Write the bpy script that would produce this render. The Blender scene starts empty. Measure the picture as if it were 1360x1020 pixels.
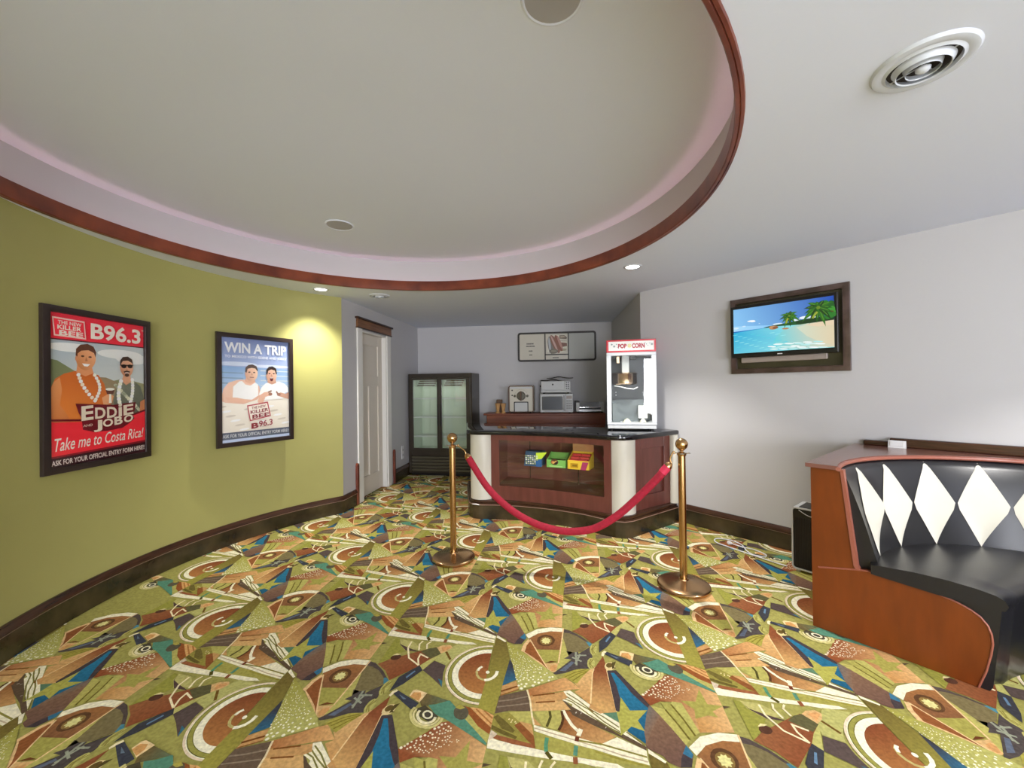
import bpy, bmesh, math, random
from math import sin, cos, pi, radians, sqrt, atan2, hypot
from mathutils import Vector, Matrix
from mathutils.geometry import tessellate_polygon

SC = bpy.context.scene
COL = SC.collection
rnd = random.Random(7)

# ------------------------------------------------------------------ camera, world, lights, exposure
CAM_H, FPX, PITCH, ROLL = 1.42, 538.0, 0.00502, -0.0125
CEIL, COVE_TOP = 2.456, 2.77
fw = Vector((0, cos(PITCH), sin(PITCH))); u0 = Vector((0, -sin(PITCH), cos(PITCH))); r0 = Vector((1, 0, 0))
right = r0*cos(ROLL) + u0*sin(ROLL); up = -r0*sin(ROLL) + u0*cos(ROLL)
cam_data = bpy.data.cameras.new('camera'); cam = bpy.data.objects.new('camera', cam_data); COL.objects.link(cam)
cam_data.sensor_fit = 'HORIZONTAL'; cam_data.sensor_width = 36.0; cam_data.lens = 36.0*FPX/1360.0
cam_data.clip_start = 0.02; cam_data.clip_end = 60
M = Matrix((right, up, -fw)).transposed().to_4x4(); M.translation = Vector((0, 0, CAM_H)); cam.matrix_world = M
SC.camera = cam

world = bpy.data.worlds.new('world'); SC.world = world; world.use_nodes = True
world.node_tree.nodes['Background'].inputs[0].default_value = (0.8, 0.85, 1, 1)
world.node_tree.nodes['Background'].inputs[1].default_value = 0.0
SC.view_settings.view_transform = 'Standard'; SC.view_settings.look = 'None'
SC.view_settings.exposure = 0.0; SC.view_settings.gamma = 1.0; SC.view_settings.use_curve_mapping = False

def lamp(name, kind, loc, energy, color=(1, 1, 1), target=None, **kw):
    d = bpy.data.lights.new(name, kind); d.energy = energy; d.color = color
    for k, v in kw.items(): setattr(d, k, v)
    o = bpy.data.objects.new(name, d); COL.objects.link(o); o.location = loc
    if target is not None:
        o.rotation_euler = (Vector(target)-Vector(loc)).to_track_quat('-Z', 'Y').to_euler()
    return o

WARM = (1.0, 0.93, 0.80); NEUT = (1.0, 0.97, 0.93)
def down(name, x, y, e, size=96, color=NEUT, z=CEIL-0.03, blend=0.25):
    return lamp(name, 'SPOT', (x, y, z), e, color, (x, y, 0), spot_size=radians(size), spot_blend=blend, shadow_soft_size=0.045)
down('downlight_lamp_left', -1.983, 4.222, 170, 98, (1, 0.98, 0.88), blend=1.0)
down('downlight_lamp_right', 1.071, 3.552, 170, 94, (1, 0.97, 0.91), blend=0.7)
down('downlight_lamp_booth', 2.95, 0.75, 160, 118, NEUT)
down('fill_spot_near', 1.0, -0.4, 40, 140, NEUT)  # added unseen spot without a fitting, fills the near room
down('fill_spot_near_left', -1.6, -0.2, 40, 140, NEUT)  # second added fill spot, also unseen and without a fitting
# unseen area lamps added behind the camera as fill, over a pale bounce floor
FILL_TINT = (0.95, 0.96, 1.0)
lamp('rear_fill_left', 'AREA', (0.45, -6.7, 1.35), 300, FILL_TINT, (0.3, 3, 1.75), shape='RECTANGLE', size=1.7, size_y=2.0)
lamp('rear_fill_right', 'AREA', (4.0, -6.7, 1.35), 240, FILL_TINT, (1.0, 3, 1.75), shape='RECTANGLE', size=1.8, size_y=2.0)
lamp('rear_fill_overhead', 'AREA', (0.8, -2.6, 2.42), 120, FILL_TINT, (0.8, -2.6, 0), shape='RECTANGLE', size=3.6, size_y=2.4)

# ------------------------------------------------------------------ materials
def lin(c):
    return c/12.92 if c <= 0.04045 else ((c+0.055)/1.055)**2.4
def rgb(r, g, b, k=1.0):
    return tuple(min(1.0, lin(v/255.0)*k) for v in (r, g, b)) + (1.0,)
def hexc(h, k=1.0):
    if not isinstance(h, str): return rgb(h[0], h[1], h[2], k)
    return rgb(int(h[0:2], 16), int(h[2:4], 16), int(h[4:6], 16), k)

def new_mat(name):
    m = bpy.data.materials.new(name); m.use_nodes = True
    nt = m.node_tree; return m, nt, nt.nodes['Principled BSDF']
def mat(name, col, rough=0.5, metal=0.0, noise=0.0, scale=8.0, col2=None, bump=0.0, bscale=None, coat=0.0, spec=0.5, stretch=None, detail=4.0, lo=0.35, hi=0.65):
    m, nt, b = new_mat(name); N = nt.nodes; L = nt.links
    b.inputs['Base Color'].default_value = col; b.inputs['Roughness'].default_value = rough; b.inputs['Metallic'].default_value = metal
    b.inputs['Specular IOR Level'].default_value = spec
    if coat: b.inputs['Coat Weight'].default_value = coat; b.inputs['Coat Roughness'].default_value = 0.06
    if noise or col2 or bump:
        tc = N.new('ShaderNodeTexCoord'); mp = N.new('ShaderNodeMapping'); L.new(tc.outputs['Object'], mp.inputs[0])
        if stretch: mp.inputs['Scale'].default_value = stretch
    if noise or col2:
        nz = N.new('ShaderNodeTexNoise'); nz.inputs['Scale'].default_value = scale; nz.inputs['Detail'].default_value = detail
        L.new(mp.outputs[0], nz.inputs['Vector'])
        cr = N.new('ShaderNodeValToRGB'); cr.color_ramp.elements[0].position = lo; cr.color_ramp.elements[1].position = hi
        if col2 is None:
            cr.color_ramp.elements[0].color = tuple(c*(1-noise) for c in col[:3])+(1,); cr.color_ramp.elements[1].color = tuple(min(1, c*(1+noise)) for c in col[:3])+(1,)
        else:
            cr.color_ramp.elements[0].color = col; cr.color_ramp.elements[1].color = col2
        L.new(nz.outputs['Fac'], cr.inputs[0]); L.new(cr.outputs[0], b.inputs['Base Color'])
    if bump:
        nb = N.new('ShaderNodeTexNoise'); nb.inputs['Scale'].default_value = bscale or scale*6; nb.inputs['Detail'].default_value = 3
        L.new(mp.outputs[0], nb.inputs['Vector'])
        bp = N.new('ShaderNodeBump'); bp.inputs['Strength'].default_value = bump; bp.inputs['Distance'].default_value = 0.01
        L.new(nb.outputs['Fac'], bp.inputs['Height']); L.new(bp.outputs[0], b.inputs['Normal'])
    return m
def emit(name, col, strength):
    m, nt, b = new_mat(name); nt.nodes.remove(b)
    e = nt.nodes.new('ShaderNodeEmission'); e.inputs[0].default_value = col; e.inputs[1].default_value = strength
    nt.links.new(e.outputs[0], nt.nodes['Material Output'].inputs[0]); return m
def glass(name, tint=(1, 1, 1, 1), refl=0.08, rough=0.02):
    m, nt, b = new_mat(name); nt.nodes.remove(b); N = nt.nodes; L = nt.links
    t = N.new('ShaderNodeBsdfTransparent'); t.inputs[0].default_value = tint
    g = N.new('ShaderNodeBsdfGlossy'); g.inputs['Roughness'].default_value = rough
    f = N.new('ShaderNodeFresnel'); f.inputs['IOR'].default_value = 1.45
    mx = N.new('ShaderNodeMixShader'); ad = N.new('ShaderNodeMath'); ad.operation = 'ADD'; ad.inputs[1].default_value = refl; ad.use_clamp = True
    ge = N.new('ShaderNodeNewGeometry'); sb = N.new('ShaderNodeMath'); sb.operation = 'SUBTRACT'; sb.inputs[0].default_value = 1.0; L.new(ge.outputs['Backfacing'], sb.inputs[1])
    ml = N.new('ShaderNodeMath'); ml.operation = 'MULTIPLY'; L.new(ad.outputs[0], ml.inputs[0]); L.new(sb.outputs[0], ml.inputs[1])
    L.new(f.outputs[0], ad.inputs[0]); L.new(ml.outputs[0], mx.inputs[0]); L.new(t.outputs[0], mx.inputs[1]); L.new(g.outputs[0], mx.inputs[2])
    L.new(mx.outputs[0], N['Material Output'].inputs[0]); return m
def print_mat(name, rough=0.35, emission=0.0, grain=0.0, gscale=60, coat=0.0, bump=0.0):
    """flat print: the colour of each patch is stored on the mesh ('Col')"""
    m, nt, b = new_mat(name); N = nt.nodes; L = nt.links
    a = N.new('ShaderNodeVertexColor'); a.layer_name = 'Col'; out = a.outputs[0]
    if grain:
        tc = N.new('ShaderNodeTexCoord'); nz = N.new('ShaderNodeTexNoise'); nz.inputs['Scale'].default_value = gscale; nz.inputs['Detail'].default_value = 5
        L.new(tc.outputs['Object'], nz.inputs['Vector'])
        mr = N.new('ShaderNodeMapRange'); mr.inputs['From Min'].default_value = 0.3; mr.inputs['From Max'].default_value = 0.7
        mr.inputs['To Min'].default_value = 1-grain; mr.inputs['To Max'].default_value = 1+grain; L.new(nz.outputs['Fac'], mr.inputs[0])
        mx = N.new('ShaderNodeVectorMath'); mx.operation = 'SCALE'; L.new(out, mx.inputs[0]); L.new(mr.outputs[0], mx.inputs['Scale']); out = mx.outputs[0]
        if bump:
            n2 = N.new('ShaderNodeTexNoise'); n2.inputs['Scale'].default_value = 420; L.new(tc.outputs['Object'], n2.inputs['Vector'])
            bp = N.new('ShaderNodeBump'); bp.inputs['Strength'].default_value = bump; bp.inputs['Distance'].default_value = 0.004
            L.new(n2.outputs['Fac'], bp.inputs['Height']); L.new(bp.outputs[0], b.inputs['Normal'])
    if emission:
        b.inputs['Base Color'].default_value = (0.01, 0.01, 0.01, 1); L.new(out, b.inputs['Emission Color']); b.inputs['Emission Strength'].default_value = emission
    else: L.new(out, b.inputs['Base Color'])
    b.inputs['Roughness'].default_value = rough
    if coat: b.inputs['Coat Weight'].default_value = coat; b.inputs['Coat Roughness'].default_value = 0.04
    return m

MT = dict(
    white=mat('white_wall_paint', rgb(193, 192, 195), 0.55, bump=0.05, bscale=180),
    ceil=mat('white_ceiling_paint', rgb(222, 228, 244), 0.7, bump=0.04, bscale=150),
    green=mat('lime_wall_paint', rgb(166, 162, 98), 0.5, noise=0.04, scale=1.6, bump=0.08, bscale=160),
    marble=mat('dark_brown_baseboard_laminate', rgb(40, 33, 21), 0.25, col2=rgb(74, 62, 42), scale=5.0, noise=0.2, detail=6),
    darkwood=mat('dark_walnut_trim', rgb(50, 32, 22), 0.25, col2=rgb(74, 46, 32), scale=6, stretch=(1, 1, 14), noise=0.1),
    covewood=mat('mahogany_cove_trim', rgb(96, 44, 34), 0.3, col2=rgb(132, 66, 44), scale=5, noise=0.1),
    headwood=mat('walnut_door_head', rgb(104, 66, 40), 0.4, col2=rgb(136, 92, 58), scale=4, stretch=(1, 12, 12), noise=0.1),
    doorpaint=mat('warm_white_door_paint', rgb(216, 208, 196), 0.4),
    casing=mat('white_casing_paint', rgb(232, 230, 226), 0.4),
    counterwood=mat('cherry_counter_veneer', rgb(104, 58, 50), 0.3, col2=rgb(120, 68, 60), scale=3, stretch=(6, 6, 1), noise=0.1),
    backwood=mat('red_brown_back_counter_veneer', rgb(120, 60, 40), 0.4, col2=rgb(140, 74, 46), scale=3, stretch=(1, 6, 6), noise=0.1),
    boothwood=mat('orange_brown_booth_veneer', rgb(106, 48, 8), 0.38, col2=rgb(120, 56, 12), scale=3, stretch=(5, 5, 1), noise=0.1),
    boothcap=mat('brown_laminate_cap', rgb(124, 84, 74), 0.16, noise=0.04, scale=9),
    boothedge=mat('pink_brown_edge_band', rgb(150, 88, 72), 0.3),
    cream=mat('cream_column_laminate', rgb(212, 208, 196), 0.35),
    granite=mat('polished_black_granite', rgb(16, 16, 20), 0.05, col2=rgb(58, 56, 66), scale=90, noise=0.2, lo=0.55, hi=0.8, coat=0.3),
    brass=mat('antique_brass', rgb(196, 156, 108), 0.2, metal=1.0),
    brassdull=mat('brushed_brass', rgb(176, 142, 104), 0.24, metal=1.0),
    velvet=mat('crimson_velvet', rgb(158, 8, 42), 0.75, noise=0.15, scale=60, bump=0.3, bscale=240),
    velvetcuff=mat('pink_red_rope_cuff', rgb(206, 44, 80), 0.6),
    black=mat('black_plastic', rgb(22, 21, 22), 0.35),
    glossline=mat('painted_gloss_line', rgb(152, 120, 108), 0.15, coat=0.4),  # pale colour stands in for the gloss reflection along the cap edge
    menuframe=mat('black_menu_frame', rgb(30, 22, 20), 0.5),
    frame=mat('dark_picture_frame', rgb(46, 36, 34), 0.3, noise=0.12, scale=14),
    framebrown=mat('brown_tv_frame', rgb(92, 74, 70), 0.28, col2=rgb(66, 52, 44), noise=0.1, scale=9),
    tvback=mat('dark_olive_backing', rgb(52, 48, 34), 0.3, col2=rgb(66, 62, 44), noise=0.1, scale=6),
    greyslab=mat('grey_brown_shelf', rgb(160, 148, 142), 0.4),
    vinyl=mat('black_vinyl', rgb(28, 28, 32), 0.3, bump=0.05, bscale=220, spec=0.55),
    vinylw=mat('white_vinyl', rgb(208, 204, 190), 0.35, bump=0.05, bscale=220),
    steel=mat('brushed_steel', rgb(196, 198, 200), 0.3, metal=1.0),
    chrome=mat('chrome', rgb(220, 220, 222), 0.1, metal=1.0),
    silver=mat('silver_paint', rgb(196, 198, 200), 0.35),
    whitepl=mat('white_plastic', rgb(230, 230, 232), 0.35),
    whitetrim=mat('white_powder_coat', rgb(204, 208, 214), 0.35),
    red=mat('red_enamel', rgb(206, 26, 44), 0.3),
    grey=mat('grey_panel', rgb(150, 152, 154), 0.5),
    darkgrey=mat('dark_grey_metal', rgb(70, 70, 70), 0.4),
    fridge=mat('dark_brown_fridge_shell', rgb(52, 44, 34), 0.3, noise=0.12, scale=5),
    fridgein=mat('white_fridge_liner', rgb(214, 222, 208), 0.45),
    spk=mat('grey_speaker_grille', rgb(176, 174, 178), 0.8, bump=0.3, bscale=900),
    whitemetal=mat('white_vent_enamel', rgb(206, 211, 220), 0.25),
    dark=mat('dark_void', rgb(40, 32, 28), 0.6),
    lens=emit('downlight_lens_glow', (1.0, 0.98, 0.94, 1), 9.0),
    led=emit('pink_led_glow', (1.0, 0.54, 0.60, 1), 9.0),
    glass=glass('clear_glass', (0.97, 0.98, 0.97, 1), 0.03),
    showglass=glass('display_glass', (0.97, 0.96, 0.95, 1), 0.07),
    coolglass=glass('cooler_glass', (0.92, 0.95, 0.92, 1), 0.06),
    posterglass=glass('poster_glazing', (0.99, 0.99, 0.99, 1), 0.0, 0.04),
    print=print_mat('printed_sheet', 0.4),
    carpet=print_mat('patterned_carpet', 0.95, grain=0.20, gscale=70, bump=0.25),
    screen=print_mat('tv_picture', 0.3, emission=1.0),
    paper=mat('kraft_paper', rgb(198, 152, 98), 0.7, noise=0.05, scale=20),
    bone=mat('ivory_appliance_enamel', rgb(206, 200, 186), 0.35),
    mitt=mat('dark_quilted_cloth', rgb(40, 34, 30), 0.8, noise=0.2, scale=40),
    copper=mat('warm_steel', rgb(210, 180, 150), 0.2, metal=1.0),
    popcorn=mat('pale_popcorn', rgb(236, 232, 214), 0.7),
    mwglass=mat('dark_oven_window', rgb(60, 66, 74), 0.08, coat=0.5),
    greyp=mat('grey_menu_panel', rgb(176, 178, 174), 0.4),
    grille=mat('cooler_grille', rgb(84, 80, 64), 0.3),
    showwood=mat('showcase_lining', rgb(142, 92, 78), 0.4, noise=0.06, scale=5),
    popback=mat('popcorn_cabinet_lining', rgb(96, 100, 103), 0.45),
    popdeck=mat('popcorn_deck_steel', rgb(112, 120, 124), 0.4),
    lobby=mat('pale_bounce_tile', rgb(226, 224, 220), 0.4),  # kept pale so the unseen floor throws light upwards
    knob=mat('olive_brown_knob', rgb(74, 66, 44), 0.3),
)
MT['carpet'].node_tree.nodes['Principled BSDF'].inputs['Specular IOR Level'].default_value = 0.1

# ------------------------------------------------------------------ mesh helpers
def link(name, me, material=None, parent=None, mw=None):
    o = bpy.data.objects.new(name, me); COL.objects.link(o)
    if material is not None and not me.materials: me.materials.append(material)
    if parent is not None: o.parent = parent
    if mw is not None: o.matrix_local = mw
    return o
def obj(name, bm, material, parent=None, mw=None, smooth=None, mods=None):
    me = bpy.data.meshes.new(name)
    bmesh.ops.recalc_face_normals(bm, faces=bm.faces[:])
    if smooth is not None:
        for f in bm.faces: f.smooth = True
        for e in bm.edges:
            if len(e.link_faces) == 2 and e.calc_face_angle(0) > smooth: e.smooth = False
    bm.to_mesh(me); bm.free()
    return link(name, me, material, parent, mw)
def thing(name, label, cat, loc=(0, 0, 0), xdir=None, group=None):
    o = bpy.data.objects.new(name, None); COL.objects.link(o); o.empty_display_size = 0.1
    m = frame(loc, xdir) if xdir is not None else Matrix.Translation(loc)
    o.matrix_world = m; o['label'] = label; o['category'] = cat
    if group: o['group'] = group
    return o
def tag(o, label, cat, group=None):
    o['label'] = label; o['category'] = cat
    if group: o['group'] = group
    return o
def struct(o): o['kind'] = 'structure'; return o
def frame(loc, xd):
    """x along xd, z up, y away from a viewer who sees x running to the right"""
    x = Vector((xd[0], xd[1], 0)).normalized(); y = Vector((-x.y, x.x, 0)); z = Vector((0, 0, 1))
    m = Matrix((x, y, z)).transposed().to_4x4(); m.translation = Vector((loc[0], loc[1], loc[2] if len(loc) > 2 else 0)); return m
def BM(): return bmesh.new()
def merge(dst, src):
    me = bpy.data.meshes.new('tmp'); src.to_mesh(me); src.free(); dst.from_mesh(me); bpy.data.meshes.remove(me)
def box(bm, x0, x1, y0, y1, z0, z1, bev=0.0, seg=1):
    b = bmesh.new(); bmesh.ops.create_cube(b, size=1.0)
    bmesh.ops.transform(b, matrix=Matrix.Translation(((x0+x1)/2, (y0+y1)/2, (z0+z1)/2)) @ Matrix.Diagonal((x1-x0, y1-y0, z1-z0, 1)), verts=b.verts)
    if bev: bmesh.ops.bevel(b, geom=b.edges[:], offset=bev, segments=seg, affect='EDGES', profile=0.5)
    merge(bm, b); return bm
def prism(bm, pts, z0, z1, bev=0.0, seg=2, axis='z'):
    """extrude an outline; axis 'z': (x,y) outline rising; axis 'y': (x,z) outline, extruded z0..z1 along y"""
    b = bmesh.new()
    if axis == 'z': vs = [b.verts.new((p[0], p[1], z0)) for p in pts]
    else: vs = [b.verts.new((p[0], z0, p[1])) for p in pts]
    f = b.faces.new(vs); r = bmesh.ops.extrude_face_region(b, geom=[f])
    d = (0, 0, z1-z0) if axis == 'z' else (0, z1-z0, 0)
    bmesh.ops.translate(b, vec=d, verts=[v for v in r['geom'] if isinstance(v, bmesh.types.BMVert)])
    bmesh.ops.recalc_face_normals(b, faces=b.faces[:])
    if bev:
        caps = [e for e in b.edges if any(len(ff.verts) == len(pts) for ff in e.link_faces)]
        bmesh.ops.bevel(b, geom=caps, offset=bev, segments=seg, affect='EDGES', profile=0.5)
    merge(bm, b); return bm
def lathe(bm, prof, n=32, c=(0, 0, 0), a0=0.0, a1=2*pi, axis='z'):
    full = abs(a1-a0-2*pi) < 1e-6; k = n if full else n+1; rings = []
    for i in range(k):
        a = a0+(a1-a0)*i/n; ring = []
        for r, z in prof:
            if axis == 'z': v = (c[0]+r*cos(a), c[1]+r*sin(a), c[2]+z)
            elif axis == 'y': v = (c[0]+r*cos(a), c[1]+z, c[2]+r*sin(a))
            else: v = (c[0]+z, c[1]+r*cos(a), c[2]+r*sin(a))
            ring.append(bm.verts.new(v))
        rings.append(ring)
    for i in range(n):
        A = rings[i]; B = rings[(i+1) % k]
        for j in range(len(prof)-1):
            try: bm.faces.new((A[j], B[j], B[j+1], A[j+1]))
            except ValueError: pass
    bmesh.ops.remove_doubles(bm, verts=bm.verts[:], dist=1e-6)
    return bm
def tube(bm, pts, r, n=10, closed=False, caps=True):
    P = [Vector(p) for p in pts]; m = len(P); rr = r if isinstance(r, (list, tuple)) else [r]*m
    rings = []; nrm = None
    for i in range(m):
        a = P[(i-1) % m] if (closed or i > 0) else P[i]; b = P[(i+1) % m] if (closed or i < m-1) else P[i]
        t = (b-a).normalized()
        if nrm is None:
            nrm = t.orthogonal().normalized()
        nrm = (nrm - t*nrm.dot(t)).normalized(); bn = t.cross(nrm)
        rings.append([bm.verts.new(P[i]+(nrm*cos(2*pi*k/n)+bn*sin(2*pi*k/n))*rr[i]) for k in range(n)])
    for i in range(m if closed else m-1):
        A = rings[i]; B = rings[(i+1) % m]
        for k in range(n): bm.faces.new((A[k], A[(k+1) % n], B[(k+1) % n], B[k]))
    if caps and not closed:
        bm.faces.new(rings[0]); bm.faces.new(rings[-1])
    return bm
def ball(bm, c, r, u=20, v=12, sc=(1, 1, 1)):
    b = bmesh.new(); bmesh.ops.create_uvsphere(b, u_segments=u, v_segments=v, radius=r)
    bmesh.ops.transform(b, matrix=Matrix.Translation(c) @ Matrix.Diagonal((*sc, 1)), verts=b.verts); merge(bm, b); return bm
def cyl(bm, c0, c1, r, n=16): return tube(bm, [c0, c1], r, n)
def strip(bm, path, prof, closed=False):
    """sweep a profile (offset to the left normal, z) along a plan path of (x, y)"""
    m = len(path); rings = []
    for i in range(m):
        a = Vector(path[i-1]) if (closed or i > 0) else None; b = Vector(path[i]); c = Vector(path[(i+1) % m]) if (closed or i < m-1) else None
        n1 = None if a is None else Vector((-(b-a).y, (b-a).x)).normalized(); n2 = None if c is None else Vector((-(c-b).y, (c-b).x)).normalized()
        if n1 is None: nn = n2
        elif n2 is None: nn = n1
        else:
            nn = (n1+n2).normalized(); nn = nn/max(0.35, nn.dot(n1))
        rings.append([bm.verts.new((b.x+nn.x*o, b.y+nn.y*o, z)) for o, z in prof])
    k = len(prof)
    for i in range(m if closed else m-1):
        A = rings[i]; B = rings[(i+1) % m]
        for j in range(k): bm.faces.new((A[j], B[j], B[(j+1) % k], A[(j+1) % k]))
    if not closed: bm.faces.new(rings[0]); bm.faces.new(rings[-1][::-1])
    return bm
def rrect(x0, x1, z0, z1, r, n=5):
    o = []
    for cx, cz, a in ((x1-r, z1-r, 0), (x0+r, z1-r, pi/2), (x0+r, z0+r, pi), (x1-r, z0+r, 3*pi/2)):
        o += [(cx+r*cos(a+i*pi/2/n), cz+r*sin(a+i*pi/2/n)) for i in range(n+1)]
    return o
def ringprism(bm, outer, inner, y0, y1):
    """frame between two outlines with the same count, in the xz plane"""
    n = len(outer); V = []
    for pts, y in ((outer, y0), (inner, y0), (inner, y1), (outer, y1)): V.append([bm.verts.new((p[0], y, p[1])) for p in pts])
    for i in range(n):
        j = (i+1) % n
        for a in range(4): bm.faces.new((V[a][i], V[a][j], V[(a+1) % 4][j], V[(a+1) % 4][i]))
    return bm
def picture_frame(bm, w, h, t, y0, y1, bev=0.004):
    """four mitred mouldings, x 0..w, z 0..h"""
    O = [(0, 0), (w, 0), (w, h), (0, h)]; I = [(t, t), (w-t, t), (w-t, h-t), (t, h-t)]
    b = bmesh.new(); ringprism(b, O, I, y0, y1); bmesh.ops.recalc_face_normals(b, faces=b.faces[:])
    bmesh.ops.bevel(b, geom=[e for e in b.edges if e.calc_face_angle(0) > 0.5 and abs(e.verts[0].co.y-e.verts[1].co.y) < 1e-6], offset=bev, segments=2, affect='EDGES', profile=0.6)
    merge(bm, b); return bm

class Art:
    """flat print built from coloured patches: local x right, z up, printed face towards -y"""
    def __init__(s, eps=0.00006): s.V = []; s.F = []; s.C = []; s.k = 0; s.eps = eps
    def _add(s, pts, faces, cols):
        i0 = len(s.V); y = -s.k*s.eps; s.k += 1
        s.V += [(p[0], y, p[1]) for p in pts]
        for f in faces:
            s.F.append([i0+j for j in f]); s.C += [cols[j] for j in f]
    def poly(s, pts, col, col2=None, g=None):
        c1 = hexc(col) if isinstance(col, str) else col
        if col2 is None: cols = [c1]*len(pts)
        else:
            c2 = hexc(col2); (ax, ay), (bx, by) = g; dx, dy = bx-ax, by-ay; L2 = dx*dx+dy*dy or 1e-9; cols = []
            for x, y in pts:
                t = max(0, min(1, ((x-ax)*dx+(y-ay)*dy)/L2)); cols.append(tuple(c1[i]+(c2[i]-c1[i])*t for i in range(4)))
        fs = [list(t) for t in tessellate_polygon([[Vector((p[0], p[1], 0)) for p in pts]])]
        s._add(pts, fs, cols); return s
    def rect(s, x0, x1, z0, z1, col, col2=None, vertical=True):
        p = [(x0, z0), (x1, z0), (x1, z1), (x0, z1)]
        return s.poly(p, col, col2, ((x0, z1), (x0, z0)) if vertical else ((x0, z0), (x1, z0))) if col2 else s.poly(p, col)
    def ell(s, cx, cz, rx, rz, col, n=20, rot=0.0, col2=None, g=None):
        p = []
        for i in range(n):
            a = 2*pi*i/n; x = rx*cos(a); z = rz*sin(a); p.append((cx+x*cos(rot)-z*sin(rot), cz+x*sin(rot)+z*cos(rot)))
        return s.poly(p, col, col2, g)
    def stroke(s, pts, w, col):
        L = []; R = []
        for i, p in enumerate(pts):
            a = pts[max(0, i-1)]; b = pts[min(len(pts)-1, i+1)]; dx, dy = b[0]-a[0], b[1]-a[1]; d = hypot(dx, dy) or 1
            L.append((p[0]-dy/d*w/2, p[1]+dx/d*w/2)); R.append((p[0]+dy/d*w/2, p[1]-dx/d*w/2))
        n = len(pts); c = hexc(col) if isinstance(col, str) else col
        s._add(L+R, [[i, i+1, n+i+1, n+i] for i in range(n-1)], [c]*(2*n)); return s
    def text(s, txt, x0, x1, z0, z1, col, bold=0.0, shear=0.0, quad=None, rot=0.0, outline=None, ow=0.0):
        """lettering stretched into a box, or into a four-cornered patch"""
        key = (txt, bold, shear); me = TEXTS.get(key)
        if me is None:
            cu = bpy.data.curves.new('t', 'FONT'); cu.body = txt; cu.offset = bold; cu.shear = shear; cu.resolution_u = 3; cu.align_x = 'LEFT'
            ob = bpy.data.objects.new('t', cu); COL.objects.link(ob); dg = bpy.context.evaluated_depsgraph_get()
            m = bpy.data.meshes.new_from_object(ob.evaluated_get(dg)); bpy.data.objects.remove(ob); bpy.data.curves.remove(cu)
            me = ([(v.co.x, v.co.y) for v in m.vertices], [list(p.vertices) for p in m.polygons]); bpy.data.meshes.remove(m); TEXTS[key] = me
        P, F = me
        if not P: return s
        ax = min(p[0] for p in P); bx = max(p[0] for p in P); ay = min(p[1] for p in P); by = max(p[1] for p in P)
        uv = [((p[0]-ax)/(bx-ax or 1), (p[1]-ay)/(by-ay or 1)) for p in P]
        if quad: (a, b, c, d) = quad          # bottom left, bottom right, top right, top left
        else:
            cx, cz = (x0+x1)/2, (z0+z1)/2
            def rr(x, z): return (cx+(x-cx)*cos(rot)-(z-cz)*sin(rot), cz+(x-cx)*sin(rot)+(z-cz)*cos(rot))
            a, b, c, d = rr(x0, z0), rr(x1, z0), rr(x1, z1), rr(x0, z1)
        pts = [((1-v)*((1-u)*a[0]+u*b[0])+v*((1-u)*d[0]+u*c[0]), (1-v)*((1-u)*a[1]+u*b[1])+v*((1-u)*d[1]+u*c[1])) for u, v in uv]
        s._add(pts, F, [hexc(col)]*len(pts)); return s
    def build(s, name, material, parent=None, mw=None):
        me = bpy.data.meshes.new(name); me.from_pydata(s.V, [], s.F)
        at = me.color_attributes.new('Col', 'FLOAT_COLOR', 'CORNER')
        at.data.foreach_set('color', [x for c in s.C for x in c]); me.update()
        return link(name, me, material, parent, mw)
TEXTS = {}
# ------------------------------------------------------------------ room shell
A = Vector((1.45, 4.545)); WD = Vector((0.626, -0.780)).normalized(); WN = Vector((-WD.y, WD.x))     # right wall: along, away
def RW(s, d=0.0): p = A+WD*s-WN*d; return (p.x, p.y)
B0 = Vector((-1.644, 7.089)); B1 = Vector((1.65, 6.666)); BD = (B1-B0).normalized(); BN = Vector((-BD.y, BD.x))   # back wall
def BW(s, off=0.0): p = B0+BD*s-BN*off; return (p.x, p.y)
L0 = Vector((-1.949, 4.640)); LD = (B0-Vector((-1.949, 4.658))).normalized(); LN = Vector((-LD.y, LD.x))          # alcove left wall
def LW(s, off=0.0): p = L0+LD*s-LN*off; return (p.x, p.y)
GC = Vector((-0.37, 2.79)); GR = 2.42
def G(deg, r=GR): a = radians(deg); return (GC.x+r*cos(a), GC.y+r*sin(a))
CC = Vector((-0.79, 2.42))
gcorner = math.degrees(atan2(L0.y-GC.y, L0.x-GC.x))

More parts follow.
